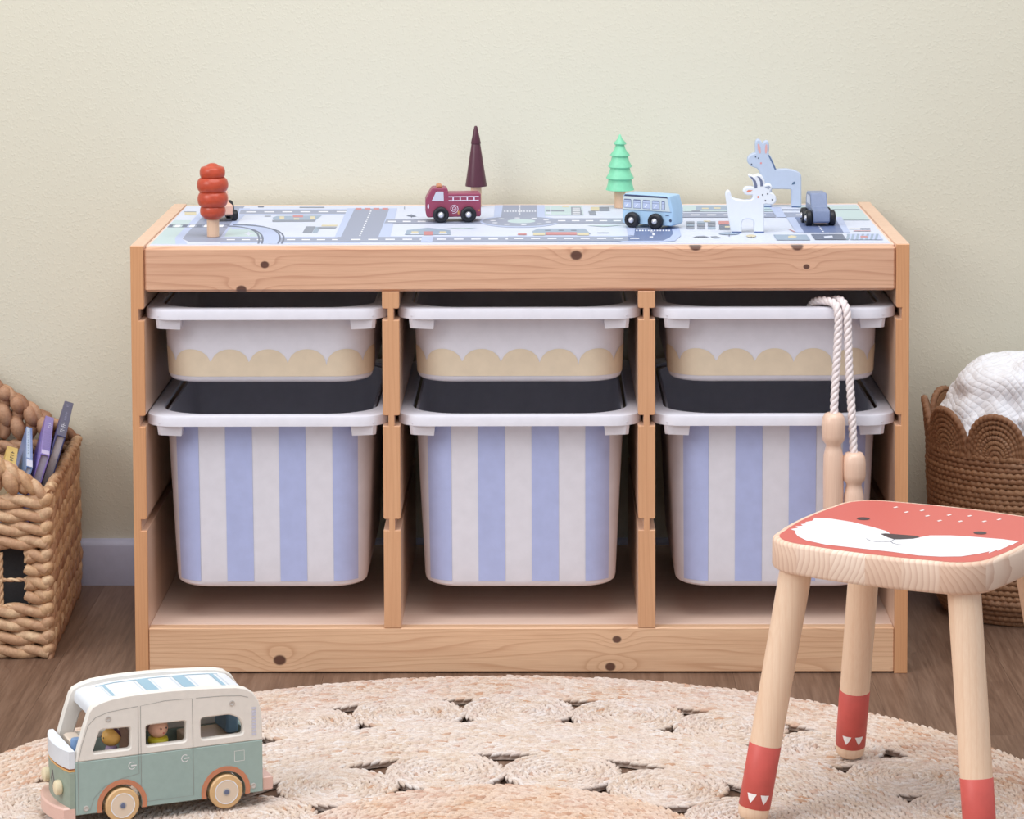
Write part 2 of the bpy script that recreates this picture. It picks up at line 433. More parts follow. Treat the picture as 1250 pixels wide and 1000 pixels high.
 ('yellow', [(-0.2535,0.2131),(-0.2333,0.2127),(-0.2332,0.1965),(-0.2533,0.1969)]),
 ('grey', [(-0.2558,0.1905),(-0.2328,0.19),(-0.2337,0.174),(-0.2576,0.1745)]),
 ('grey', [(-0.2981,0.4096),(-0.2646,0.4088),(-0.2637,0.3962),(-0.2971,0.397)]),
 ('dark', [(-0.3548,0.4181),(-0.3469,0.4179),(-0.3456,0.4035),(-0.3534,0.4037)]),
 ('grey', [(-0.3359,0.3102),(-0.3276,0.3101),(-0.3269,0.3015),(-0.3351,0.3017)]),
 ('yellow', [(-0.4459,0.3526),(-0.4306,0.3522),(-0.427,0.3209),(-0.4421,0.3212)]),
 ('grey', [(-0.4482,0.3596),(-0.4314,0.3593),(-0.4308,0.354),(-0.4475,0.3544)]),
 ('walk', [(-0.2323,0.3904),(-0.1656,0.3889),(-0.1603,0.0852),(-0.2274,0.0865)]),
 ('road', [(-0.2224,0.3863),(-0.1761,0.3852),(-0.1747,0.0854),(-0.2211,0.0864)]),
 ('red', [(-0.2215,0.394),(-0.2138,0.3939),(-0.2124,0.3707),(-0.2201,0.3709)]),
 ('red', [(-0.2097,0.3938),(-0.2019,0.3936),(-0.2006,0.3704),(-0.2083,0.3706)]),
 ('red', [(-0.1978,0.3935),(-0.19,0.3933),(-0.1888,0.3702),(-0.1965,0.3703)]),
 ('red', [(-0.1859,0.3932),(-0.1781,0.393),(-0.177,0.3699),(-0.1847,0.3701)]),
 ('line', [(-0.2004,0.3621),(-0.1984,0.362),(-0.1984,0.3508),(-0.2004,0.3508)]),
 ('line', [(-0.2003,0.3396),(-0.1983,0.3396),(-0.1983,0.3284),(-0.2003,0.3285)]),
 ('line', [(-0.2002,0.3174),(-0.1982,0.3174),(-0.1982,0.3064),(-0.2002,0.3064)]),
 ('line', [(-0.2001,0.2955),(-0.1981,0.2954),(-0.1981,0.2845),(-0.2001,0.2846)]),
 ('line', [(-0.2,0.2737),(-0.198,0.2737),(-0.198,0.2629),(-0.2,0.263)]),
 ('line', [(-0.1999,0.2523),(-0.198,0.2522),(-0.1979,0.2416),(-0.1999,0.2416)]),
 ('line', [(-0.1998,0.231),(-0.1979,0.231),(-0.1978,0.2204),(-0.1998,0.2205)]),
 ('line', [(-0.1997,0.21),(-0.1978,0.21),(-0.1977,0.1996),(-0.1997,0.1996)]),
 ('line', [(-0.1996,0.1892),(-0.1977,0.1892),(-0.1977,0.1789),(-0.1996,0.1789)]),
 ('line', [(-0.1996,0.1687),(-0.1976,0.1686),(-0.1976,0.1584),(-0.1995,0.1585)]),
 ('line', [(-0.1995,0.1483),(-0.1975,0.1483),(-0.1975,0.1382),(-0.1994,0.1383)]),
 ('line', [(-0.1994,0.1282),(-0.1974,0.1282),(-0.1974,0.1182),(-0.1993,0.1183)]),
 ('line', [(-0.1993,0.1083),(-0.1974,0.1083),(-0.1973,0.0984),(-0.1992,0.0985)]),
 ('road', [(-0.2255,0.0898),(0.0462,0.0842),(0.0459,0.037),(-0.2223,0.0424)]),
 ('line', [(-0.2073,0.0698),(-0.1957,0.0698),(-0.1951,0.06),(-0.2067,0.06)]),
 ('line', [(-0.1862,0.0699),(-0.1746,0.07),(-0.174,0.0602),(-0.1856,0.0601)]),
 ('line', [(-0.1651,0.07),(-0.1534,0.0701),(-0.153,0.0603),(-0.1645,0.0602)]),
 ('line', [(-0.1439,0.0701),(-0.1323,0.0702),(-0.1319,0.0604),(-0.1435,0.0603)]),
 ('line', [(-0.1228,0.0703),(-0.1112,0.0703),(-0.1108,0.0605),(-0.1224,0.0605)]),
 ('line', [(-0.1017,0.0704),(-0.09,0.0704),(-0.0897,0.0606),(-0.1013,0.0606)]),
 ('line', [(-0.0805,0.0705),(-0.0689,0.0706),(-0.0687,0.0608),(-0.0803,0.0607)]),
 ('line', [(-0.0594,0.0706),(-0.0478,0.0707),(-0.0476,0.0609),(-0.0592,0.0608)]),
 ('line', [(-0.0383,0.0707),(-0.0267,0.0708),(-0.0265,0.061),(-0.0381,0.0609)]),
 ('line', [(-0.0172,0.0709),(-0.0056,0.0709),(-0.0055,0.0611),(-0.0171,0.061)]),
 ('line', [(0.0039,0.071),(0.0156,0.071),(0.0156,0.0612),(0.004,0.0612)]),
 ('line', [(0.0251,0.0711),(0.0367,0.0712),(0.0366,0.0614),(0.0251,0.0613)]),
 ('road', [(-0.1737,0.2709),(-0.03,0.2677),(-0.0293,0.2228),(-0.1746,0.2259)]),
 ('line', [(-0.171,0.2509),(-0.1605,0.2507),(-0.16,0.2399),(-0.1705,0.2401)]),
 ('line', [(-0.152,0.2505),(-0.1415,0.2503),(-0.141,0.2395),(-0.1515,0.2397)]),
 ('line', [(-0.1329,0.2501),(-0.1224,0.2498),(-0.122,0.2391),(-0.1324,0.2393)]),
 ('walk', [(0.0504,0.2407),(0.0477,0.2209),(0.0404,0.2033),(0.0291,0.1896),(0.015,0.181),(-0.0007,0.1783),(-0.0164,0.1817),(-0.0306,0.1909),(-0.0421,0.2051),(-0.0497,0.223),(-0.0527,0.2429),(-0.0505,0.2629),(-0.0435,0.2811),(-0.0322,0.2955),(-0.0177,0.3046),(-0.0016,0.3075),(0.0146,0.3039),(0.0292,0.2941),(0.0407,0.2792),(0.048,0.2608)]),
 ('walk', [(-0.0357,0.4248),(0.0309,0.4233),(0.0318,0.2809),(-0.0351,0.2824)]),
 ('road', [(-0.0249,0.4246),(0.0206,0.4235),(0.0218,0.2812),(-0.0258,0.2822)]),
 ('road', [(0.0471,0.2407),(0.0446,0.2248),(0.0378,0.2106),(0.0272,0.1996),(0.0139,0.1926),(-0.0008,0.1905),(-0.0155,0.1933),(-0.0289,0.2008),(-0.0396,0.2123),(-0.0467,0.2268),(-0.0494,0.2429),(-0.0473,0.259),(-0.0407,0.2735),(-0.0301,0.285),(-0.0166,0.2923),(-0.0015,0.2945),(0.0136,0.2916),(0.0272,0.2837),(0.038,0.2718),(0.0448,0.2569)]),
 ('road', [(0.0325,0.2732),(0.1384,0.2708),(0.137,0.2211),(0.0324,0.2233)]),
 ('line', [(0.0482,0.2527),(0.058,0.2525),(0.0579,0.2425),(0.0481,0.2428)]),
 ('line', [(0.066,0.2523),(0.0759,0.2521),(0.0757,0.2422),(0.0659,0.2424)]),
 ('line', [(0.0839,0.2519),(0.0937,0.2517),(0.0935,0.2418),(0.0837,0.242)]),
 ('line', [(0.1017,0.2515),(0.1115,0.2513),(0.1113,0.2414),(0.1015,0.2416)]),
 ('line', [(0.1195,0.2512),(0.1293,0.2509),(0.1291,0.241),(0.1193,0.2412)]),
 ('green', [(0.019,0.2432),(0.0182,0.2365),(0.0156,0.2306),(0.0117,0.226),(0.0067,0.223),(0.0012,0.2221),(-0.0043,0.2233),(-0.0094,0.2264),(-0.0134,0.2312),(-0.016,0.2373),(-0.0169,0.2439),(-0.0161,0.2506),(-0.0136,0.2566),(-0.0097,0.2613),(-0.0047,0.2643),(0.0009,0.2652),(0.0065,0.264),(0.0116,0.2608),(0.0156,0.2559),(0.0181,0.2498)]),
 ('line', [(0.0393,0.2338),(0.0382,0.2311),(0.0354,0.23),(0.0326,0.2312),(0.0315,0.234),(0.0326,0.2367),(0.0354,0.2378),(0.0382,0.2366)]),
 ('line', [(0.0284,0.2149),(0.0272,0.2122),(0.0244,0.2111),(0.0217,0.2123),(0.0205,0.2151),(0.0217,0.2178),(0.0244,0.2189),(0.0272,0.2177)]),
 ('line', [(0.0082,0.2063),(0.0071,0.2036),(0.0043,0.2025),(0.0016,0.2037),(0.0004,0.2065),(0.0015,0.2092),(0.0043,0.2102),(0.0071,0.2091)]),
 ('line', [(-0.0135,0.2111),(-0.0146,0.2083),(-0.0174,0.2073),(-0.0202,0.2085),(-0.0214,0.2112),(-0.0202,0.214),(-0.0175,0.215),(-0.0147,0.2138)]),
 ('line', [(-0.0288,0.2275),(-0.0299,0.2248),(-0.0326,0.2237),(-0.0354,0.2249),(-0.0366,0.2277),(-0.0355,0.2304),(-0.0328,0.2315),(-0.03,0.2303)]),
 ('line', [(-0.0317,0.2495),(-0.0328,0.2468),(-0.0355,0.2457),(-0.0384,0.2469),(-0.0396,0.2497),(-0.0385,0.2525),(-0.0357,0.2536),(-0.0329,0.2524)]),
 ('line', [(-0.0209,0.2688),(-0.022,0.266),(-0.0248,0.2649),(-0.0277,0.2661),(-0.0289,0.269),(-0.0277,0.2718),(-0.0249,0.2729),(-0.0221,0.2717)]),
 ('line', [(-0.0005,0.2777),(-0.0017,0.2749),(-0.0045,0.2738),(-0.0073,0.2751),(-0.0085,0.2779),(-0.0073,0.2807),(-0.0045,0.2819),(-0.0017,0.2806)]),
 ('line', [(0.0216,0.2728),(0.0204,0.27),(0.0176,0.2689),(0.0148,0.2701),(0.0136,0.273),(0.0148,0.2758),(0.0176,0.2769),(0.0204,0.2757)]),
 ('line', [(0.0368,0.256),(0.0356,0.2532),(0.0328,0.2521),(0.03,0.2534),(0.0289,0.2562),(0.0301,0.259),(0.0329,0.2601),(0.0357,0.2589)]),
 ('line', [(-0.0226,0.3568),(-0.0206,0.3568),(-0.0205,0.3454),(-0.0225,0.3454)]),
 ('line', [(-0.019,0.3567),(-0.017,0.3567),(-0.0168,0.3453),(-0.0188,0.3453)]),
 ('line', [(-0.0153,0.3566),(-0.0133,0.3566),(-0.0132,0.3452),(-0.0152,0.3453)]),
 ('line', [(-0.0116,0.3566),(-0.0096,0.3565),(-0.0095,0.3451),(-0.0115,0.3452)]),
 ('line', [(-0.008,0.3565),(-0.0059,0.3564),(-0.0059,0.345),(-0.0079,0.3451)]),
 ('line', [(-0.0043,0.3564),(-0.0023,0.3563),(-0.0022,0.345),(-0.0042,0.345)]),
 ('line', [(-0.0006,0.3563),(0.0014,0.3563),(0.0015,0.3449),(-0.0006,0.3449)]),
 ('line', [(0.003,0.3562),(0.0051,0.3562),(0.0051,0.3448),(0.0031,0.3448)]),
 ('line', [(0.0067,0.3561),(0.0087,0.3561),(0.0088,0.3447),(0.0068,0.3448)]),
 ('line', [(0.0104,0.3561),(0.0124,0.356),(0.0124,0.3446),(0.0104,0.3447)]),
 ('line', [(0.014,0.356),(0.0161,0.3559),(0.0161,0.3445),(0.0141,0.3446)]),
 ('line', [(0.0177,0.3559),(0.0197,0.3558),(0.0197,0.3445),(0.0177,0.3445)]),
 ('line', [(-0.0034,0.4173),(-0.0013,0.4173),(-0.0013,0.4094),(-0.0033,0.4095)]),
 ('line', [(-0.0033,0.4031),(-0.0012,0.4031),(-0.0012,0.3953),(-0.0032,0.3954)]),
 ('line', [(-0.0032,0.3891),(-0.0011,0.389),(-0.0011,0.3813),(-0.0031,0.3814)]),
 ('line', [(-0.0031,0.3751),(-0.001,0.375),(-0.001,0.3674),(-0.003,0.3674)]),
 ('line', [(-0.003,0.3612),(-0.0009,0.3612),(-0.0009,0.3536),(-0.0029,0.3536)]),
 ('line', [(-0.0029,0.3474),(-0.0008,0.3474),(-0.0008,0.3399),(-0.0028,0.3399)]),
 ('line', [(-0.0028,0.3338),(-0.0008,0.3337),(-0.0007,0.3262),(-0.0027,0.3263)]),
 ('line', [(-0.0027,0.3202),(-0.0007,0.3201),(-0.0006,0.3127),(-0.0026,0.3127)]),
 ('teal', [(-0.1431,0.1097),(-0.1424,0.1554),(-0.1172,0.179),(-0.0879,0.1543),(-0.0859,0.1085)]),
 ('red', [(-0.1204,0.1413),(-0.1093,0.1411),(-0.108,0.104),(-0.119,0.1042)]),
 ('yellow', [(-0.136,0.1416),(-0.1275,0.1414),(-0.1267,0.1211),(-0.1352,0.1213)]),
 ('white', [(-0.1362,0.1196),(-0.1255,0.1194),(-0.1252,0.1127),(-0.1359,0.1129)]),
 ('yellow', [(-0.1008,0.1409),(-0.0922,0.1407),(-0.0916,0.1204),(-0.1001,0.1206)]),
 ('white', [(-0.1011,0.1189),(-0.0905,0.1187),(-0.0902,0.112),(-0.1009,0.1122)]),
 ('walk', [(-0.1207,0.0943),(-0.1068,0.094),(-0.1064,0.0384),(-0.1202,0.0387)]),
 ('green', [(-0.0955,0.1751),(-0.0546,0.1777),(-0.0716,0.1677)]),
 ('dark', [(-0.1497,0.3034),(-0.1437,0.32),(-0.1361,0.2975),(-0.1415,0.294)]),
 ('dark', [(-0.1432,0.2977),(-0.1423,0.2977),(-0.1417,0.283),(-0.1426,0.283)]),
 ('grey', [(-0.1574,0.4081),(-0.1565,0.4081),(-0.1551,0.3771),(-0.156,0.3771)]),
 ('red', [(-0.0024,0.1186),(0.0082,0.1183),(0.0083,0.1049),(-0.0023,0.1052)]),
 ('green', [(0.0317,0.4091),(0.0813,0.4079),(0.0819,0.306),(0.0315,0.3071)]),
 ('grey', [(0.0327,0.3662),(0.0577,0.3657),(0.0575,0.3446),(0.0326,0.3452)]),
 ('white', [(0.0386,0.4089),(0.0399,0.4089),(0.0395,0.307),(0.0383,0.307)]),
 ('white', [(0.0326,0.3417),(0.0384,0.3415),(0.0384,0.3207),(0.0326,0.3209)]),
 ('grey', [(0.0664,0.3975),(0.079,0.3972),(0.0809,0.3095),(0.0659,0.3098)]),
 ('line', [(0.0684,0.3867),(0.0784,0.3865),(0.0783,0.3793),(0.0683,0.3796)]),
 ('line', [(0.0682,0.3707),(0.0782,0.3705),(0.0781,0.3634),(0.0681,0.3636)]),
 ('line', [(0.068,0.3549),(0.078,0.3546),(0.0779,0.3476),(0.068,0.3479)]),
 ('line', [(0.0679,0.3391),(0.0778,0.3389),(0.0777,0.332),(0.0678,0.3322)]),
 ('line', [(0.0677,0.3235),(0.0776,0.3233),(0.0775,0.3164),(0.0676,0.3166)]),
 ('yellow', [(0.0927,0.3969),(0.1042,0.3966),(0.1034,0.354),(0.092,0.3543)]),
 ('grey', [(0.1042,0.3966),(0.1168,0.3963),(0.1175,0.3537),(0.1034,0.354)]),
 ('grey', [(0.0888,0.3491),(0.0981,0.3489),(0.0988,0.3056),(0.0901,0.3058)]),
 ('yellow', [(0.0549,0.4085),(0.0644,0.4083),(0.0642,0.3939),(0.0548,0.3942)]),
 ('teal', [(0.0155,0.1402),(0.0228,0.167),(0.0815,0.1657),(0.0879,0.1138),(0.0829,0.1016),(0.0176,0.1029)]),
 ('yellow', [(0.0165,0.1246),(0.0313,0.1243),(0.0312,0.0995),(0.0166,0.0998)]),
 ('yellow', [(0.0714,0.1234),(0.0861,0.1231),(0.0857,0.0984),(0.0711,0.0987)]),
 ('red', [(0.0322,0.1305),(0.0709,0.1297),(0.0706,0.1018),(0.0322,0.1026)]),
 ('dark', [(0.0313,0.1525),(0.0382,0.1524),(0.0382,0.1429),(0.0313,0.1431)]),
 ('dark', [(0.0481,0.1522),(0.055,0.152),(0.0549,0.1426),(0.048,0.1427)]),
 ('dark', [(0.0639,0.1518),(0.0708,0.1517),(0.0707,0.1422),(0.0638,0.1424)]),
 ('green', [(0.0843,0.1961),(0.1044,0.2022),(0.1283,0.1968),(0.106,0.1844)]),
 ('red', [(-0.0026,0.1157),(0.0084,0.1154),(0.0084,0.1031),(-0.0025,0.1033)]),
 ('grey', [(0.0966,0.126),(0.1107,0.1257),(0.1105,0.1195),(0.0965,0.1198)]),
 ('walk', [(0.1343,0.1838),(0.1454,0.1836),(0.1434,0.0942),(0.1343,0.0944)]),
 ('walk', [(0.1918,0.1874),(0.2007,0.1872),(0.1993,0.093),(0.1892,0.0404),(0.1696,0.0304),(0.12,0.0314)]),
 ('roadblue', [(0.1448,0.1644),(0.1907,0.1634),(0.1904,0.1117),(0.1849,0.075),(0.175,0.0437),(0.1203,0.0418),(0.1194,0.084),(0.1409,0.0881)]),
 ('road', [(-0.0144,0.0867),(0.134,0.0837),(0.1327,0.0415),(-0.014,0.0445)]),
 ('line', [(-0.0063,0.0729),(0.0048,0.0728),(0.0049,0.0637),(-0.0063,0.0638)]),
 ('line', [(0.014,0.0727),(0.0251,0.0726),(0.0251,0.0635),(0.014,0.0636)]),
 ('line', [(0.0343,0.0725),(0.0454,0.0723),(0.0454,0.0633),(0.0343,0.0634)]),
 ('line', [(0.0546,0.0722),(0.0657,0.0721),(0.0656,0.0631),(0.0545,0.0632)]),
 ('line', [(0.0749,0.072),(0.086,0.0719),(0.0859,0.0628),(0.0747,0.063)]),
 ('line', [(0.0952,0.0718),(0.1063,0.0717),(0.1061,0.0626),(0.095,0.0627)]),
 ('line', [(0.1154,0.0716),(0.1266,0.0714),(0.1263,0.0624),(0.1152,0.0625)]),
 ('line', [(0.1357,0.0713),(0.1469,0.0712),(0.1466,0.0622),(0.1355,0.0623)]),
 ('line', [(0.1455,0.1501),(0.1476,0.1501),(0.1472,0.1375),(0.1451,0.1375)]),
 ('line', [(0.1492,0.15),(0.1513,0.15),(0.1508,0.1374),(0.1488,0.1375)]),
 ('line', [(0.1529,0.15),(0.155,0.1499),(0.1545,0.1373),(0.1525,0.1374)]),
 ('line', [(0.1566,0.1499),(0.1586,0.1498),(0.1582,0.1373),(0.1562,0.1373)]),
 ('line', [(0.1603,0.1498),(0.1623,0.1498),(0.1619,0.1372),(0.1599,0.1372)]),
 ('line', [(0.164,0.1497),(0.166,0.1497),(0.1656,0.1371),(0.1635,0.1371)]),
 ('line', [(0.1677,0.1496),(0.1697,0.1496),(0.1693,0.137),(0.1672,0.1371)]),
 ('line', [(0.1714,0.1496),(0.1734,0.1495),(0.1729,0.137),(0.1709,0.137)]),
 ('line', [(0.1751,0.1495),(0.1771,0.1494),(0.1766,0.1369),(0.1746,0.1369)]),
 ('line', [(0.1788,0.1494),(0.1808,0.1494),(0.1803,0.1368),(0.1783,0.1368)]),
 ('line', [(0.1825,0.1493),(0.1845,0.1493),(0.184,0.1367),(0.182,0.1368)]),
 ('line', [(0.1862,0.1493),(0.1882,0.1492),(0.1877,0.1366),(0.1856,0.1367)]),
 ('line', [(0.1629,0.1325),(0.1668,0.1324),(0.1666,0.1277),(0.1627,0.1278)]),
 ('line', [(0.1648,0.1169),(0.1676,0.1168),(0.1668,0.0968),(0.1641,0.0968)]),
 ('line', [(0.1598,0.0756),(0.1641,0.0755),(0.1644,0.0846),(0.1602,0.0847)]),
 ('green', [(0.2169,0.4091),(0.3331,0.4064),(0.3325,0.3392),(0.2137,0.3419)]),
 ('green', [(0.3596,0.396),(0.452,0.4094),(0.4493,0.2445),(0.4061,0.2455),(0.404,0.3376)]),
 ('dark', [(0.3186,0.3642),(0.448,0.3612),(0.447,0.3517),(0.3179,0.3547)]),
 ('teal', [(0.2335,0.399),(0.2745,0.398),(0.2727,0.3519),(0.2311,0.3529)]),
 ('yellow', [(0.2407,0.3833),(0.2497,0.3831),(0.2489,0.3677),(0.2398,0.3679)]),
 ('yellow', [(0.2567,0.3868),(0.2658,0.3866),(0.2649,0.3712),(0.2559,0.3714)]),
 ('grey', [(0.2255,0.353),(0.2368,0.3528),(0.2362,0.3414),(0.225,0.3417)]),
 ('road', [(0.1684,0.3298),(0.3315,0.3261),(0.3309,0.2761),(0.1666,0.2798)]),
 ('line', [(0.1787,0.3109),(0.1906,0.3106),(0.1901,0.2995),(0.1783,0.2997)]),
 ('line', [(0.2003,0.3104),(0.2122,0.3101),(0.2117,0.299),(0.1998,0.2993)]),
 ('line', [(0.222,0.3099),(0.2338,0.3096),(0.2332,0.2985),(0.2214,0.2988)]),
 ('line', [(0.2436,0.3094),(0.2554,0.3091),(0.2548,0.298),(0.2429,0.2983)]),
 ('line', [(0.2651,0.3089),(0.277,0.3086),(0.2763,0.2975),(0.2645,0.2978)]),
 ('line', [(0.2867,0.3084),(0.2986,0.3082),(0.2978,0.2971),(0.286,0.2973)]),
 ('line', [(0.3083,0.3079),(0.3202,0.3077),(0.3193,0.2966),(0.3075,0.2968)]),
 ('walk', [(0.3313,0.3889),(0.3454,0.3886),(0.3441,0.2758),(0.332,0.2761)]),
 ('walk', [(0.3444,0.2795),(0.416,0.2779),(0.4103,0.1167),(0.3438,0.1181)]),
 ('road', [(0.345,0.3276),(0.4096,0.3262),(0.4068,0.2744),(0.3441,0.2758)]),
 ('roadblue', [(0.3551,0.2756),(0.4068,0.2744),(0.4025,0.1186),(0.3535,0.1196)]),
 ('line', [(0.3593,0.3068),(0.3666,0.3066),(0.3657,0.2955),(0.3584,0.2957)]),
 ('line', [(0.377,0.1858),(0.3789,0.1858),(0.3789,0.1768),(0.377,0.1769)]),
 ('line', [(0.3769,0.168),(0.3789,0.168),(0.3788,0.1591),(0.3769,0.1592)]),
 ('line', [(0.3769,0.1504),(0.3788,0.1504),(0.3788,0.1416),(0.3769,0.1416)]),
 ('line', [(0.3769,0.1329),(0.3788,0.1329),(0.3787,0.1242),(0.3768,0.1243)]),
 ('grey', [(0.213,0.2353),(0.2231,0.2351),(0.222,0.2138),(0.212,0.214)]),
 ('teal', [(0.2266,0.235),(0.2366,0.2348),(0.2354,0.2135),(0.2254,0.2137)]),
 ('grey', [(0.2401,0.2347),(0.2501,0.2345),(0.2489,0.2132),(0.2389,0.2134)]),
 ('teal', [(0.2116,0.207),(0.2216,0.2067),(0.2205,0.1857),(0.2106,0.1859)]),
 ('grey', [(0.2251,0.2067),(0.235,0.2065),(0.2339,0.1855),(0.224,0.1857)]),
 ('grey', [(0.2385,0.2064),(0.2485,0.2062),(0.2472,0.1852),(0.2373,0.1854)]),
 ('grey', [(0.2103,0.179),(0.2202,0.1788),(0.2191,0.1581),(0.2093,0.1583)]),
 ('grey', [(0.2236,0.1787),(0.2335,0.1785),(0.2324,0.1578),(0.2225,0.158)]),
 ('teal', [(0.2369,0.1784),(0.2468,0.1782),(0.2456,0.1575),(0.2358,0.1577)]),
 ('red', [(0.2543,0.238),(0.2682,0.2377),(0.266,0.2023),(0.2521,0.2026)]),
 ('dark', [(0.2526,0.1955),(0.2662,0.1952),(0.2635,0.152),(0.25,0.1523)]),
 ('yellow', [(0.2591,0.1849),(0.2655,0.1848),(0.2647,0.1709),(0.2582,0.171)]),
 ('yellow', [(0.2352,0.242),(0.244,0.2418),(0.2434,0.2311),(0.2347,0.2313)]),
 ('teal', [(0.2729,0.1112),(0.2707,0.1045),(0.2656,0.0998),(0.259,0.0981),(0.2526,0.1),(0.2481,0.105),(0.2467,0.1117),(0.2489,0.1184),(0.254,0.1232),(0.2607,0.1249),(0.2671,0.1229),(0.2716,0.1179)]),
 ('dark', [(0.2591,0.1064),(0.2601,0.1064),(0.2587,0.0832),(0.2576,0.0832)]),
 ('yellow', [(0.2919,0.0875),(0.2906,0.0809),(0.288,0.0762),(0.2847,0.0745),(0.2817,0.0763),(0.2797,0.0811),(0.2793,0.0877),(0.2806,0.0943),(0.2833,0.0992),(0.2866,0.1009),(0.2896,0.099),(0.2915,0.0941)]),
 ('dark', [(0.2849,0.0827),(0.2857,0.0827),(0.2845,0.0663),(0.2837,0.0663)]),
 ('grey', [(0.2125,0.0743),(0.2184,0.0873),(0.227,0.0905),(0.2336,0.0771),(0.2263,0.0773),(0.22,0.0774)]),
 ('grey', [(0.235,0.0837),(0.2425,0.0868),(0.2472,0.0703),(0.2383,0.0672)]),
 ('teal', [(0.3138,0.0987),(0.3547,0.0978),(0.3548,0.0453),(0.3138,0.0462)]),
 ('dark', [(0.3606,0.1044),(0.3995,0.1036),(0.399,0.0477),(0.3607,0.0485)]),
 ('walk', [(0.4049,0.1051),(0.4444,0.1043),(0.4431,0.0468),(0.4036,0.0476)]),
 ('yellow', [(0.3303,0.0818),(0.3353,0.0916),(0.3414,0.0815),(0.3386,0.0684),(0.3298,0.0637)]),
 ('white', [(0.3742,0.0809),(0.3853,0.0872),(0.3847,0.0708),(0.3737,0.0645)]),
 ('teal', [(0.4058,0.1034),(0.4089,0.1034),(0.4011,0.0477),(0.398,0.0477)]),
 ('teal', [(0.4117,0.1033),(0.4148,0.1032),(0.4069,0.0475),(0.4038,0.0476)]),
 ('teal', [(0.4176,0.1032),(0.4207,0.1031),(0.4127,0.0474),(0.4096,0.0475)]),
 ('teal', [(0.4234,0.1031),(0.4266,0.103),(0.4185,0.0473),(0.4154,0.0474)]),
 ('teal', [(0.4293,0.1029),(0.4325,0.1029),(0.4243,0.0472),(0.4212,0.0472)]),
 ('teal', [(0.4352,0.1028),(0.4384,0.1027),(0.4301,0.0471),(0.427,0.0471)]),
 ('teal', [(0.4411,0.1027),(0.4442,0.1026),(0.4359,0.047),(0.4328,0.047)]),
 ('red', [(0.4194,0.0832),(0.4278,0.0831),(0.4272,0.0683),(0.4183,0.0685)]),
 ('dark', [(0.4277,0.1606),(0.4401,0.1603),(0.4389,0.15),(0.4266,0.1503)]),
 ('yellow', [(0.4135,0.1574),(0.4273,0.1571),(0.4268,0.152),(0.4129,0.1523)]),
 ('red', [(0.4167,0.1369),(0.4379,0.1364),(0.4373,0.1313),(0.4161,0.1318)]),
 ('red', [(0.3364,0.1556),(0.339,0.1487),(0.3441,0.1215),(0.3405,0.1283)]),
]
FOX = {'cheek': [(-0.1121, 0.0019), (-0.0952, 0.0068), (-0.0697, 0.0029), (-0.0442, -0.0074), (-0.0234, -0.0178), (-0.0132, -0.0284), (0.0015, -0.0278), (0.0172, -0.0298), (0.0239, -0.0154), (0.0425, -0.005), (0.0632, 0.0001), (0.0951, 0.005), (0.1123, 0.0039), (0.1111, -0.0198), (0.1103, -0.0119), (0.1098, -0.0341), (0.1094, -0.0271), (0.1082, -0.0474), (0.1068, -0.0389), (0.1041, -0.0599), (0.1023, -0.0517), (0.096, -0.0675), (0.0854, -0.0856), (0.0677, -0.0965), (0.0479, -0.1024), (0.0181, -0.1006), (-0.0127, -0.1023), (-0.0531, -0.1039), (-0.0773, -0.0963), (-0.0925, -0.0833), (-0.1028, -0.0685), (-0.1043, -0.0628), (-0.1122, -0.0584), (-0.1076, -0.0492), (-0.1131, -0.0434), (-0.1072, -0.038), (-0.1124, -0.0319), (-0.1077, -0.0249), (-0.1126, -0.0209), (-0.1084, -0.0118)],
 'nose': [(-0.0226, -0.0336), (-0.0186, -0.0293), (0.0008, -0.0261), (0.0138, -0.0242), (0.0185, -0.0291), (0.0147, -0.0376), (0.0046, -0.0464), (-0.0009, -0.0495), (-0.0098, -0.0448)],
 'mouth1': [(-0.0267, -0.0607), (-0.0201, -0.0665), (-0.0123, -0.0686), (-0.0055, -0.0658), (-0.0007, -0.06), (-0.0006, -0.0546), (-0.0006, -0.0493)],
 'mouth2': [(-0.0003, -0.0598), (0.0049, -0.0663), (0.0117, -0.0689), (0.0201, -0.0674), (0.0282, -0.0607)],
 'eyes': [(-0.0659, 0.0231), (0.0645, 0.0202)],
 'dots': [(-0.0575, 0.09), (-0.0386, 0.0737), (-0.0272, 0.0893), (-0.0124, 0.0676), (0.0072, 0.0524), (0.006, 0.0824), (0.0272, 0.0602), (0.0263, 0.0891), (0.0491, 0.0723), (0.0592, 0.0881)]}
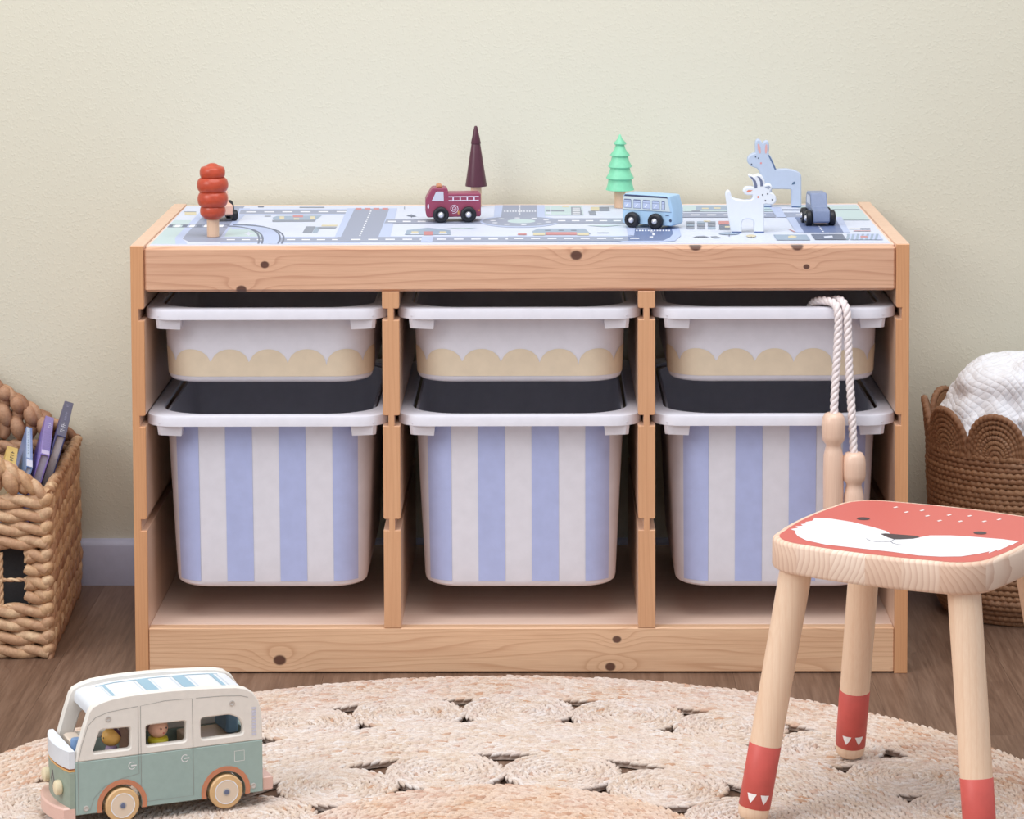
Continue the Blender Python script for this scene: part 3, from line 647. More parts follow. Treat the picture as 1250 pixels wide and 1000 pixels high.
DONKEY = {'out': [(-0.0375, 0.0753), (-0.038, 0.0822), (-0.0378, 0.0868), (-0.0368, 0.0896), (-0.0348, 0.0911), (-0.0325, 0.0911), (-0.0305, 0.0895), (-0.029, 0.0871), (-0.0276, 0.0859), (-0.0261, 0.088), (-0.0238, 0.0894), (-0.0215, 0.0891), (-0.02, 0.0871), (-0.0193, 0.0821), (-0.0196, 0.0768), (-0.0202, 0.0729), (-0.0164, 0.0668), (-0.0126, 0.0575), (-0.01, 0.0509), (0.0035, 0.0515), (0.0111, 0.0504), (0.0172, 0.0485), (0.0214, 0.0461), (0.0231, 0.0433), (0.0235, 0.039), (0.0237, 0.0004), (0.0105, 0.0004), (0.0101, 0.0233), (0.0091, 0.0244), (-0.0026, 0.0248), (-0.0154, 0.0248), (-0.016, 0.0237), (-0.0163, 0.0005), (-0.0277, 0.0005), (-0.0281, 0.0253), (-0.0289, 0.0361), (-0.0309, 0.0438), (-0.0332, 0.0492), (-0.0355, 0.0522), (-0.0408, 0.0541), (-0.0446, 0.0558), (-0.0476, 0.0595), (-0.0486, 0.063), (-0.0479, 0.0669), (-0.0451, 0.0702), (-0.0412, 0.0721), (-0.0381, 0.073)],
 'mane': [(-0.0213, 0.0703), (-0.0195, 0.0702), (-0.0149, 0.0622), (-0.01, 0.0509), (-0.0122, 0.0506), (-0.0161, 0.0599)],
 'ear': [(-0.0351, 0.085), (-0.0332, 0.0853), (-0.0314, 0.0806), (-0.0305, 0.0745), (-0.0314, 0.072), (-0.0332, 0.0737), (-0.0348, 0.0791)],
 'ear2': [(-0.0238, 0.0849), (-0.0224, 0.084), (-0.0221, 0.0783), (-0.0231, 0.0726), (-0.0245, 0.0722), (-0.0253, 0.076), (-0.0248, 0.0822)],
 'eyes': [(-0.0376, 0.0678), (-0.0338, 0.0662), (-0.043, 0.0581)],
 'cheek': [(-0.0304, 0.0594)],
 'tail': [(0.0104, 0.0304), (0.0119, 0.0336), (0.0139, 0.0349), (0.0155, 0.0326), (0.0139, 0.031)],
 'hoof': [(-0.027, 0.0019), (-0.0164, 0.0019), (-0.0164, 0.0003), (-0.0274, 0.0004)],
 'hoof2': [(0.0107, 0.0018), (0.0229, 0.0018), (0.0229, 0.0002), (0.0107, 0.0003)]}
GOAT = {'out': [(-0.0282, 0.0468), (-0.0278, 0.0504), (-0.0263, 0.0525), (-0.0241, 0.0531), (-0.0223, 0.0518), (-0.0215, 0.0489), (-0.0198, 0.0442), (-0.0152, 0.0422), (-0.0052, 0.0407), (0.0026, 0.0414), (0.0052, 0.0431), (0.0056, 0.0453), (0.0048, 0.0471), (-0.0009, 0.0473), (-0.0045, 0.0487), (-0.0064, 0.0518), (-0.0055, 0.0551), (-0.0031, 0.0571), (0.0019, 0.0579), (0.0072, 0.0572), (0.0064, 0.0625), (0.0044, 0.0668), (0.0007, 0.07), (0.0, 0.072), (0.0016, 0.0733), (0.0047, 0.0725), (0.0064, 0.0711), (0.0093, 0.0727), (0.0133, 0.0734), (0.0172, 0.0714), (0.02, 0.067), (0.0211, 0.0607), (0.0247, 0.0613), (0.028, 0.0604), (0.0295, 0.0578), (0.0293, 0.055), (0.0276, 0.0524), (0.0276, 0.0507), (0.0318, 0.0488), (0.0344, 0.0455), (0.0351, 0.0409), (0.0337, 0.0377), (0.0304, 0.0354), (0.0262, 0.0352), (0.0219, 0.0359), (0.0199, 0.0352), (0.0195, -0.0002), (0.0077, -0.0001), (0.0074, 0.0122), (0.0055, 0.0158), (0.002, 0.0171), (-0.003, 0.0172), (-0.0063, 0.0159), (-0.008, 0.0123), (-0.0083, -0.0001), (-0.0208, -0.0001), (-0.023, 0.0123), (-0.0252, 0.0238), (-0.0269, 0.0382)],
 'horn': [(0.0011, 0.0714), (0.0054, 0.0697), (0.0093, 0.0654), (0.0111, 0.0596), (0.011, 0.0567), (0.0079, 0.0559), (0.0073, 0.0618), (0.0054, 0.0661)],
 'horn2': [(0.0104, 0.0711), (0.0144, 0.0699), (0.0175, 0.0653), (0.0187, 0.0587), (0.015, 0.0583), (0.0147, 0.0639), (0.013, 0.0682)],
 'ear': [(-0.0022, 0.0522), (0.0002, 0.0539), (0.0055, 0.0537), (0.0026, 0.0517), (-0.001, 0.0509)],
 'ear2': [(0.0201, 0.0576), (0.0261, 0.059), (0.0278, 0.057), (0.025, 0.0548)],
 'eyes': [(0.0177, 0.0477), (0.024, 0.0488), (0.0297, 0.0415), (0.0212, 0.0406)],
 'cheek': [(0.0122, 0.0451)],
 'hoof': [(-0.0206, 0.002), (-0.0083, 0.0019), (-0.0083, -0.0002), (-0.0201, -0.0002)],
 'hoof2': [(0.0077, 0.0019), (0.0198, 0.0019), (0.0198, -0.0003), (0.0077, -0.0003)]}
# ------------------------------------------------------------------ the room
m = NT('wall_paint'); v = m.coord()
n1 = m.noise(v, 270, 2, .5); n2 = m.noise(v, 90, 3); n3 = m.noise(v, 1.6, 2)
m.color(m.mix(m.math('MULTIPLY', n3, .25), lin((217, 213, 196)), lin((213, 210, 194))))
m.rough(.85); m.b.inputs['Specular IOR Level'].default_value = .2
blob = m.n('ShaderNodeMapRange'); m.l(n1, blob.inputs[0]); blob.inputs[1].default_value = .52; blob.inputs[2].default_value = .72
m.bump(m.math('ADD', m.math('MULTIPLY', blob.outputs[0], 1.0), m.math('MULTIPLY', n2, .5)), .14, .0025)
WALL = m.m
WY = .458
wall = MB().box(-3.0, 3.0, WY, WY + .1, 0, 2.8).build('wall_back', WALL)
tag(wall, kind='structure')
skirt = plain('skirting_paint', (188, 190, 213), .45, .02)
bb = MB().prism([(WY, 0), (WY, .062), (WY - .007, .062), (WY - .013, .0585), (WY - .0155, .0545), (WY - .0155, 0)], d0=-3, d1=3, b=0, axis='X')
tag(bb.build('baseboard_back', skirt), kind='structure')

def floor_mat(name, seed):
    m = NT(name); v = m.coord()
    mp = m.mapping(v, loc=(seed * 3.1, seed * 1.7, 0))
    w = m.noise(m.mapping(mp, scale=(9, 1.1, 1)), 1.0, 3, .55)
    g = m.noise(m.mapping(mp, scale=(170, 7, 1)), 1.0, 4, .7)
    arches = m.math('FRACT', m.math('MULTIPLY', w, 7.0))
    c = m.ramp(m.math('ADD', m.math('MULTIPLY', g, .65), m.math('MULTIPLY', w, .4)), [(.3, lin((76, 55, 44))), (.5, lin((114, 88, 72))), (.75, lin((148, 121, 103)))])
    c = m.mix(m.math('MULTIPLY', m.math('POWER', arches, 5.0), .28), c, lin((78, 54, 42)))
    c = m.mix(.25 * (seed % 3) / 3, c, lin((96, 70, 54)))
    m.color(c); m.rough(.42); m.b.inputs['Specular IOR Level'].default_value = .45
    m.bump(g, .15, .0006)
    return m.m
FL = [floor_mat('oak_laminate_%d' % i, i) for i in range(3)]
floor = MB().box(-3.0, 3.0, -4.5, WY, -.05, -.009).build('floor', plain('floor_base', (60, 44, 36), .8))
tag(floor, kind='structure')
PW, PL = .166, 1.28
pm = [MB().box(-PW / 2 + .0001, PW / 2 - .0001, -PL / 2 + .0001, PL / 2 - .0001, -.009, 0, .00022) for _ in range(3)]
proto = [pm[i].build('plank', FL[i], floor) for i in range(3)]
used = [False] * 3
def put_plank(kind, x, y):
    if not used[kind]:
        o = proto[kind]; used[kind] = True
    else:
        o = proto[kind].copy(); COL.objects.link(o); o.parent = floor
    o.location = (x, y, 0)
rnd = random.Random(3)
for i in range(-21, 14):
    x = .59 + (i + .5) * PW
    ends = {-1: -.257, -4: -1.05, -3: -.62, -6: -.9, -2: -.75, -5: -.15, 0: -.9}.get(i, -rnd.uniform(.1, 1.2))
    y = ends + PL / 2
    MB().box(-PW / 2 + .0001, PW / 2 - .0001, ends + .0001, WY, -.009, 0, .00022).build('plank', FL[rnd.randrange(3)], floor).location = (x, 0, 0)
    for k in range(1, 4): put_plank(rnd.randrange(3), x, y - k * PL)

# ------------------------------------------------------------------ storage unit
PX = dict(light=(229, 180, 146), dark=(192, 130, 94))
W_RAIL = wood('pine_top_rail', (222, 178, 148), (160, 98, 70), 'X', 'Z', 95, [(-.3075, .5025, .0058), (.0688, .513, .0078), (.346, .4985, .0042), (-.336, .4722, .007), (.2125, .5240, .008), (.335, .5240, .008)], contrast=.8, seed=1)
W_BASE = wood('pine_base_rail', (230, 190, 154), (170, 110, 72), 'X', 'Z', 120, [(-.294, .0165, .0085), (.117, .042, .006), (.109, .008, .007)], contrast=.85, seed=2, bend=.03)
W_SIDE = wood('pine_side', (214, 160, 116), (176, 112, 72), 'Z', 'X', 260, contrast=.5, seed=3, bend=.006)
W_DIV = wood('pine_divider', (216, 166, 126), (180, 120, 80), 'Z', 'X', 170, [(-.1555, .36, .003), (-.156, .066, .0045), (.153, .30, .003)], contrast=.5, seed=5, bend=.012)
W_TOP = wood('pine_board', (240, 214, 198), (214, 172, 148), 'X', 'Y', 60, contrast=.35, seed=6)
W_PALE = wood('pine_pale', (228, 192, 166), (196, 148, 118), 'Z', 'Y', 45, contrast=.3, seed=8)
H = .5256
shelf = empty('storage_shelf')
tag(shelf, 'pine wood storage unit with grooved uprights holding six white bins', 'shelf unit')
GRV = [(.1768, .1909), (.3050, .3181), (.4347, .4487)]
def groove_side(x, s, depth=.007, top=H, z0=0.0):
    """points up along an inner face at x; s=+1 if the opening lies towards +x"""
    pts = [(x, z0)]
    for a, b in GRV:
        pts += [(x, a), (x - s * depth, a), (x - s * depth, b), (x - s * .0022, b), (x - s * .0006, b + .0006), (x, b + .0025)]
    return pts + [(x, top)]
for s in (-1, 1):
    xi = s * .454; xo = s * .470
    poly = [(xo, 0)] + [(xi, 0)] + groove_side(xi, -s)[1:] + [(xo, H)]
    MB().prism(poly, d0=.0052, d1=.44, b=.0005).build('side_panel', W_PALE, shelf)
    MB().prism(poly, d0=0, d1=.005, b=.0006).build('front_edge', W_SIDE, shelf)
for x in (-.1557, .1535):
    h = .0104
    L = groove_side(x - h, -1, .0068, .4694, .0563); R = groove_side(x + h, 1, .0068, .4694, .0563)
    MB().prism(R + L[::-1], d0=.0060, d1=.44, b=.0005).build('divider', W_PALE, shelf)
    MB().prism(R + L[::-1], d0=.0008, d1=.0058, b=.0006).build('front_edge', W_DIV, shelf)
MB().box(-.4538, .4538, .001, .019, .4694, .5236, .0030).build('top_rail', W_RAIL, shelf)
MB().box(-.4538, .4538, .0192, .44, .505, .5236, .0006).build('top_board', W_TOP, shelf)
MB().box(-.4538, .4538, .001, .019, .0015, .0563, .0012).build('base_rail', W_BASE, shelf)
MB().box(-.4538, .4538, .0192, .44, .0405, .0561, .0006).build('base_board', W_TOP, shelf)

# ------------------------------------------------------------------ bins
BIN = plain('bin_plastic', (224, 223, 233), .38, .015, spec=.45)
LINER = plain('dark_lining', (52, 48, 50), .75, .05)
BEIGE = plain('beige_sticker', (222, 206, 182), .55, .02)
BLUE = plain('periwinkle_sticker', (178, 188, 230), .55, .02)
CREAM = plain('cream_sticker', (230, 222, 218), .55, .02)
def rr_at(hw, hd, r, s):
    """point and normal on a rounded rectangle at arc length s from the middle of its front edge"""
    sg = 1 if s >= 0 else -1; s = abs(s)
    a = hw - r
    if s <= a: return (sg * s, -hd), (0, -1)
    q = (s - a) / r
    if q <= PI / 2: return (sg * (a + r * math.sin(q)), -hd + r - r * math.cos(q)), (sg * math.sin(q), -math.cos(q))
    t = s - a - r * PI / 2
    return (sg * hw, -hd + r + t), (sg, 0)
RW, RD = .1482, .209
def make_bin(name, ztop, h, wt, wb, pattern):
    """bin with its base at z = ztop - h; origin at the base, y centred"""
    z1 = h; rim_b = h - .0132
    t = empty(name)
    mb = MB()
    ow, od = .1315, .1935
    # rim: top flange with big-radius opening, outer lip
    n = 10
    prof = [rrect(ow, od, .052, n, z=z1 - .004), rrect(ow + .001, od + .001, .061, n, z=z1 - .0008), rrect(ow + .003, od + .003, .062, n, z=z1),
            rrect(RW - .003, RD - .003, .034, n, z=z1 - .0004), rrect(RW - .0008, RD - .0008, .035, n, z=z1 - .0014), rrect(RW, RD, .036, n, z=z1 - .004),
            rrect(RW, RD, .036, n, z=rim_b), rrect(RW - .0025, RD - .0025, .034, n, z=rim_b), rrect(RW - .0035, RD - .0035, .034, n, z=z1 - .005),
            rrect(ow + .002, od + .002, .06, n, z=z1 - .0055)]
    mb.loft(prof, closed=True).build('rim', BIN, t)
    def sec(z):
        k = z / h
        return wb / 2 + (wt - wb) / 2 * k, .177 + .012 * k, .043 + .008 * k
    body = MB(); rings = []
    bz = [(0, .010), (.0012, .004), (.004, .001), (.009, 0)] + [(h * k / 6, 0) for k in range(1, 6)] + [(h - .006, 0)]
    for z, ins in bz:
        a, d, r = sec(z); rings.append(rrect(a - ins, d - ins, r - ins * .5, n, z=z))
    inner = []
    for z in [h - .006, h * .5, .006]:
        a, d, r = sec(z); inner.append(rrect(a - .0028, d - .0028, r - .002, n, z=z))
    body.loft(rings + inner).build('body', BIN, t)
    for s in (-1, 1):
        q = MB(); a, d, r = sec(h - .012)
        x0, x1 = s * .1020, s * .1340
        V = [(x0, -.205), (x1 - s * .004, -.205), (x1, -.201), (x1, -.165), (x0, -.165)]
        if s < 0: V = V[::-1]
        top = [(x, y, rim_b + .004) for x, y in V]
        bot = [(x + (-s * .0015 if abs(x) > .11 else s * .002), y + .004, rim_b - .0120 - (.001 if abs(x) < .11 else 0)) for x, y in V]
        q.loft([bot, top]).build('rim_bracket', BIN, t)
    def surf(s, z, off=.0005):
        a, d, r = sec(z); (x, y), (nx, ny) = rr_at(a, d, r, s)
        return (x + nx * off, y + ny * off, z)
    def patch(name, mat, s0, s1, zlo, zhi, ns):
        V, F = [], []
        for i in range(ns + 1):
            s = s0 + (s1 - s0) * i / ns
            a, b = zlo(s), zhi(s); V += [surf(s, a + (b - a) * k / 4) for k in range(5)]
        for i in range(ns):
            for k in range(4): F.append((i * 5 + k, i * 5 + 5 + k, i * 5 + 6 + k, i * 5 + 1 + k))
        return MB().add(V, F).build(name, mat, t, angle=60)
    if pattern == 'scallop':
        p = .0472; b0 = .0225
        def zhi(s):
            q = ((s - .0248) / p) % 1.0; q = (q - .5) * 2
            return b0 + .0205 * math.sqrt(max(0, 1 - abs(q) ** 2.1))
        patch('scallop_sticker', BEIGE, -.18, .18, lambda s: .0088, zhi, 220)
    else:
        off = pattern
        for k in range(-3, 4):
            c = off + k * .0655
            if abs(c) > .135: continue
            patch('stripe_sticker', BLUE, c - .0164, c + .0164, lambda s: .0085, lambda s: h - .0135, 8)
    return t
bx = (-.308, -.0006, .3087)
shallow = make_bin('storage_bin', 0, .0965, .2610, .2510, 'scallop')
GB = 'shallow bins with scallop stickers'; GS = 'deep bins with striped stickers'
for i, lab in enumerate(['shallow white bin with beige scallops, in the column under the orange-red toy tree', 'shallow white bin with beige scallops, in the middle column under the toy fire truck', 'shallow white bin with beige scallops and a jump rope hung over its rim']):
    o = shallow if i == 0 else copy_tree(shallow)
    o.location = (bx[i], .2115, .4483 - .0965); tag(o, lab, 'bin', GB)
dlab = ['deep white bin with lilac stripes, in the column nearest the woven book basket', 'deep white bin with lilac stripes, in the middle column of the pine unit', 'deep white bin with lilac stripes, behind the fox stool and rope handles']
for i, off in enumerate((-.0358, -.0345, -.0300)):
    o = make_bin('storage_bin', 0, .2200, .2570, .2350, off)
    o.location = (bx[i], .2115, .3177 - .2200); tag(o, dlab[i], 'bin', GS)
# ------------------------------------------------------------------ play mat with printed town map
MATC = dict(white=(206, 213, 232), road=(146, 154, 178), walk=(180, 193, 226), green=(186, 206, 210), roadblue=(104, 120, 162), red=(192, 128, 132),
            yellow=(208, 198, 168), dark=(100, 110, 134), teal=(148, 166, 188), grey=(132, 140, 158), line=(232, 234, 242))
mat_root = empty('play_mat', (0, 0, .5236))
tag(mat_root, 'pale printed play mat with roads and houses on top of the pine unit', 'play mat')
sheet = plain('mat_sheet', (206, 213, 232), .45, .01)
MB().prism([(-.449, .0215), (.449, .0215), (.4505, .4215), (-.4515, .4215)], d0=0, d1=.0009, b=0, axis='Z').build('sheet', sheet, mat_root)
pr = MB()
for i, (c, pts) in enumerate(MAT_PRINT):
    pr.flat([(max(-.449, min(.449, x)), max(.0217, min(.421, y))) for x, y in pts], .00095 + i * .0000022, 'Z', lin(MATC[c]))
PRINT = attr_mat('mat_print_ink', .45, .02)
tag(pr.build('printed_map', PRINT, mat_root, smooth=False, fix=False), 'printed grey roads, blue pavements and small houses')
TZ = .5246

# ------------------------------------------------------------------ toys on the mat
def paint(name, rgb, rough=.38, var=.03): return plain(name, rgb, rough, var, spec=.4, nscale=120)
RAW = wood('toy_beech', (226, 190, 160), (205, 160, 126), 'Z', 'X', 300, contrast=.3, seed=9)
def toy_tree(loc, tr, th, crown, mat, label):
    t = empty('toy_tree', loc)
    MB().lathe([(tr * .93, 0), (tr, .0006), (tr, th), (tr * .9, th + .003)], 20).build('trunk', RAW, t)
    MB().lathe(crown, 32).build('crown', mat, t, angle=40)
    return tag(t, label, 'toy tree', 'wooden toy trees')
k = 1 / 981
def bead(y0, y1, hw, core, n=8):
    c = (y0 + y1) / 2; hh = (y1 - y0) / 2
    return [(core + (hw - core) * math.cos(math.pi / 2 * (i / n * 2 - 1)) ** .62, c + hh * (i / n * 2 - 1)) for i in range(n + 1)]
cr = [(0.001, 21 * k), (7 * k, 21 * k), (10.5 * k, 22.6 * k), (13.5 * k, 25.6 * k)]
for y0, y1, hw, core in ((25.6, 37.4, 15.7, 14.0), (37.4, 54.6, 18.6, 15.4), (54.6, 72.2, 19.2, 15.2), (72.2, 85, 15.6, 13.6)):
    cr += [(r, z) for r, z in bead(y0 * k, y1 * k, hw * k, core * k)]
cr += [(10.5 * k, 86.2 * k), (8 * k, 86.6 * k), (6 * k, 88.6 * k), (3 * k, 89.8 * k), (0, 90 * k)]
toy_tree((-.380, .089 + .0075, TZ), .0076, .0216, cr, paint('red_lacquer', (186, 76, 52), .3, .06), 'orange-red beaded wooden toy tree standing on the play mat')
k = 1 / 910
toy_tree((-.0605, .402, TZ), 6.5 * k, 27 * k, [(0.0005, 25.7 * k), (12.9 * k, 25.7 * k), (13.2 * k, 26.2 * k), (13.1 * k, 27 * k), (5.5 * k, 77 * k), (5.2 * k, 77.6 * k), (6.0 * k, 77.7 * k), (6.1 * k, 78.4 * k), (2 * k, 98 * k), (1.3 * k, 99.3 * k), (0, 99.6 * k)],
         paint('plum_lacquer', (84, 44, 58), .35), 'dark plum cone-shaped wooden toy tree behind the fire truck')
k = 1 / 913 / 6.667
cr = [(.0005, 145 * k)]
for top, rt, base, rb in ((458, 95, 545, 115), (365, 80, 450, 113), (270, 66, 357, 97), (178, 36, 265, 80), (95, 8, 170, 52)):
    zb, zt = (690 - base) * k, (690 - top) * k
    cr += [(rb * .93 * k, zb), (rb * k, zb + 3 * k), (rb * .99 * k, zb + 10 * k), ((rt * .75 + rb * .25) * k, zb + (zt - zb) * .6), (rt * k, zt)]
cr += [(0, 602 * k)]
toy_tree((.1318, .388, TZ), 45 * k, 146 * k, cr, paint('mint_lacquer', (132, 212, 172), .4), 'mint green tiered wooden toy fir tree behind the toy bus')

TYRE = plain('black_rubber', (30, 31, 38), .4, .05)
SILVER = plain('silver_paint', (214, 214, 222), .25, .02, metal=.6)
def toy_wheel(parent, x, y, z, r, wd, side, hub=.4, axis='Y'):
    """wheel with its axle along local y, outer face towards side"""
    w = MB(); o = side
    prof = [(r * .86, -wd / 2), (r * .97, -wd * .36), (r, -wd * .2), (r, wd * .2), (r * .97, wd * .36), (r * .86, wd / 2), (r * .62, wd * .5), (r * .55, wd * .34), (.0001, wd * .34)]
    w.lathe([(.0001, -wd / 2)] + [(a, b) for a, b in prof], 24, axis='Y')
    W = w.build('wheel', TYRE, parent, angle=50); W.location = (x, y, z)
    if side > 0: W.rotation_euler = (0, 0, PI)
    h = MB(); hr = r * hub
    h.lathe([(hr, wd * .30), (hr * .95, wd * .46), (hr * .75, wd * .62), (hr * .4, wd * .74), (.0001, wd * .78)], 16, axis='Y')
    h.build('hub', SILVER, W)
    return W

# fire truck (side faces the camera)
k = 1 / 949 / 6.667
FT = empty('toy_fire_truck', (-.0855, .2365, TZ), math.radians(4))
tag(FT, 'maroon wooden toy fire truck with printed ladder and hose reel', 'toy vehicle')
MAROON = paint('maroon_paint', (146, 66, 92), .4)
MAROON2 = paint('maroon_edge_paint', (158, 76, 102), .4)
def fp(x, y): return ((x - 328) * k, (878 - y) * k)
out = [fp(*q) for q in [(118, 838), (106, 828), (100, 800), (100, 695), (108, 675), (148, 608), (162, 597), (255, 597), (272, 603), (280, 615), (284, 643), (535, 643), (547, 652), (548, 820), (540, 834)]]
TD = .030
MB().prism(out, d0=0, d1=TD, b=.0012).build('body', MAROON, FT)
MB().prism([fp(*q) for q in [(188, 598), (192, 580), (200, 574), (222, 574), (232, 580), (236, 598)]], d0=.004, d1=TD - .004, b=.001).build('beacon', plain('copper_wood', (196, 134, 98), .5), FT)
pw = MB(); WH = lin((226, 214, 232)); GYc = lin((196, 198, 214))
pw.flat([fp(*q) for q in [(148, 702), (183, 630), (190, 626), (238, 627), (244, 634), (246, 706)]], -.0003, 'Y', GYc)
for y in (670, 702): pw.flat([fp(285, y - 4), fp(531, y - 4), fp(531, y + 4), fp(285, y + 4)], -.0003, 'Y', WH)
for x in (322, 380, 437, 493): pw.flat([fp(x - 5, 670), fp(x + 5, 670), fp(x + 5, 702), fp(x - 5, 702)], -.0003, 'Y', WH)
sp = [(328 + (4 + 34 * t) * math.cos(t * 14.5), 768 + (4 + 34 * t) * math.sin(t * 14.5)) for t in [i / 60 for i in range(61)]]
for a, b in zip(sp, sp[1:]): pw.flat(strip([fp(*a), fp(*b)], 4.2 * k), -.0003, 'Y', WH)
pw.flat([fp(*q) for q in disc_pts(120, 747, 7, 20)], -.0003, 'Y', WH)
pw.flat([fp(358, 785), fp(372, 785), fp(372, 815), fp(358, 812)], -.0003, 'Y', lin((200, 150, 90)))
pw.flat([fp(525, 778), fp(541, 775), fp(541, 788), fp(525, 790)], -.0003, 'Y', lin((206, 130, 80)))
INK = attr_mat('toy_print_ink', .45, .02)
pw.build('printed_details', INK, FT, smooth=False, fix=False)
for wx in (221, 445):
    toy_wheel(FT, (wx - 328) * k, -.0042, 65 * k, 65 * k, .008, -1)
    toy_wheel(FT, (wx - 328) * k, TD + .0042, 65 * k, 65 * k, .008, 1)

# bus
BUS = empty('toy_bus', (.1580, .1672 + .003, TZ), math.radians(-29.5))
tag(BUS, 'light blue wooden toy bus with printed windows and black wheels', 'toy vehicle')
BL, BW, BH = .069, .029, .0375
BUSB = paint('sky_blue_paint', (166, 198, 226), .42, .015)
MB().prism([(-.031, .0045), (.036, .0045), (.0385, .007), (.0385, .024), (.034, .0415), (.031, .0425), (-.029, .0425), (-.0315, .040), (-.0325, .030), (-.0325, .007)], d0=0, d1=BW, b=.001).build('body', BUSB, BUS)
pb = MB()
pb.flat([(-.0322, .0225), (.0352, .0225), (.0312, .0392), (-.0310, .0392)], -.0003, 'Y', lin((200, 212, 216)))
pb.flat([(-.0302, .0392), (.0320, .0392), (.0300, .0416), (-.0290, .0416)], -.0003, 'Y', lin((62, 70, 100)))
for i in range(5):
    x0 = -.0305 + i * .0134; x1 = x0 + (.0108 if i < 4 else .0048)
    pb.flat([(x0, .0245), (x1, .0245), (x1, .0345), (x1 - .001, .0358), (x0 + .001, .0358), (x0, .0345)], -.0005, 'Y', lin((110, 120, 150)))
    pb.flat([(x0 + .0005, .025), (x1 - .0005, .025), (x1 - .0005, .0343), (x0 + .0005, .0343)], -.0006, 'Y', lin((182, 194, 222)))
    pb.flat([(x0 + .0005, .0318), (x1 - .0005, .0318), (x1 - .0005, .0322), (x0 + .0005, .0322)], -.0007, 'Y', lin((110, 120, 150)))
    if i < 4: pb.flat(strip([(x0 + .003, .0265), (x0 + .0065, .0305)], .0012), -.0007, 'Y', lin((226, 232, 244)))
pb.flat([(-.0325, .0218), (.0372, .0218), (.0372, .0224), (-.0325, .0224)], -.0004, 'Y', lin((110, 130, 160)))
pb.flat(disc_pts(.0355, .0115, .0018), -.0004, 'Y', lin((60, 70, 100)))
pb.flat([(.0285, .0172), (.0335, .0172), (.0335, .0182), (.0285, .0182)], -.0004, 'Y', lin((90, 105, 140)))
pb.build('printed_details', INK, BUS, smooth=False, fix=False)
for wx in (-.0165, .0165):
    toy_wheel(BUS, wx, -.0042, .0100, .0100, .008, -1)
    toy_wheel(BUS, wx, BW + .0042, .0100, .0100, .008, 1)

# small car seen from the front
CAR = empty('toy_car', (.3785, .205, TZ), math.radians(-90 + 5))
tag(CAR, 'slate blue wooden toy car facing forward beside the donkey', 'toy vehicle')
CARB = paint('slate_blue_paint', (128, 140, 170), .4)
CARL = paint('slate_light_paint', (150, 160, 186), .4)
MB().prism([(-.030, .005), (.026, .005), (.028, .007), (.028, .0185), (.026, .0215), (.012, .0235), (.0105, .0255), (.006, .0385), (.004, .0405), (-.022, .0405), (-.027, .036), (-.030, .022)], d0=-.0105, d1=.0105, b=.0012).build('body', CARB, CAR)
MB().box(-.026, .022, -.0085, .0085, .0035, .0062, .0005).build('underside', RAW, CAR)
pc = MB()
pc.flat([(-.021, .026), (.0075, .026), (.0035, .037), (-.0185, .037)], -.01085, 'Y', lin((196, 202, 218)))
pc.build('printed_windows', INK, CAR, smooth=False, fix=False)
for wx in (-.0165, .0155):
    toy_wheel(CAR, wx, -.0147, .0100, .0100, .0078, -1)
    toy_wheel(CAR, wx, .0147, .0100, .0100, .0078, 1)

# little tractor behind the red tree
TR = empty('toy_tractor', (-.3885, .268, TZ), math.radians(-90 + 22))
tag(TR, 'pale pink wooden toy tractor half hidden behind the orange-red tree', 'toy vehicle')
TRB = paint('pale_pink_paint', (222, 178, 160), .45)
MB().prism([(-.022, .008), (.022, .008), (.024, .010), (.024, .020), (.022, .022), (.004, .024), (.001, .037), (-.001, .0385), (-.020, .0385), (-.0225, .036), (-.0235, .012)], d0=-.0095, d1=.0095, b=.0012).build('body', TRB, TR)
for sy in (-1, 1):
    toy_wheel(TR, -.0125, sy * .0142, .0120, .0120, .0085, sy)
    toy_wheel(TR, .0150, sy * .0132, .0072, .0072, .0070, sy)

# flat wooden animals
def animal(name, loc, data, th, mat, ink, label):
    t = empty(name, loc)
    MB().prism(data['out'], d0=0, d1=th, b=.0013).build('body', mat, t)
    for key, col in ink:
        nm = {'eyes': 'eye_print', 'cheek': 'cheek_print', 'mane': 'mane_print', 'tail': 'tail_print', 'horn': 'horn_print', 'horn2': 'horn_print', 'ear': 'ear_print', 'ear2': 'ear_print'}.get(key, 'hoof_print')
        if key in ('eyes', 'cheek'):
            for x, z in data[key]: MB().flat(disc_pts(x, z, .0009 if key == 'eyes' else .0013), -.0003, 'Y', lin(col)).build(nm, INK, t, smooth=False, fix=False)
        else: MB().flat(data[key], -.00025, 'Y', lin(col)).build(nm, INK, t, smooth=False, fix=False)
    return tag(t, label, 'toy animal', 'flat wooden toy animals')
animal('toy_donkey', (.35, .388, TZ), DONKEY, .014, paint('donkey_paint', (186, 197, 217), .5, .012), [('mane', (92, 112, 146)), ('ear', (222, 168, 164)), ('ear2', (222, 168, 164)), ('tail', (88, 112, 140)), ('hoof', (84, 106, 150)), ('hoof2', (84, 106, 150)), ('eyes', (60, 68, 90)), ('cheek', (226, 150, 150))], 'grey-blue flat wooden toy donkey with upright ears')
animal('toy_goat', (.284, .1185, TZ), GOAT, .014, paint('goat_paint', (224, 229, 238), .5, .008), [('horn', (110, 118, 146)), ('horn2', (110, 118, 146)), ('ear', (226, 138, 116)), ('ear2', (150, 160, 182)), ('hoof', (96, 112, 156)), ('hoof2', (96, 112, 156)), ('eyes', (52, 56, 72)), ('cheek', (228, 128, 104))], 'white flat wooden toy goat with dark horns')

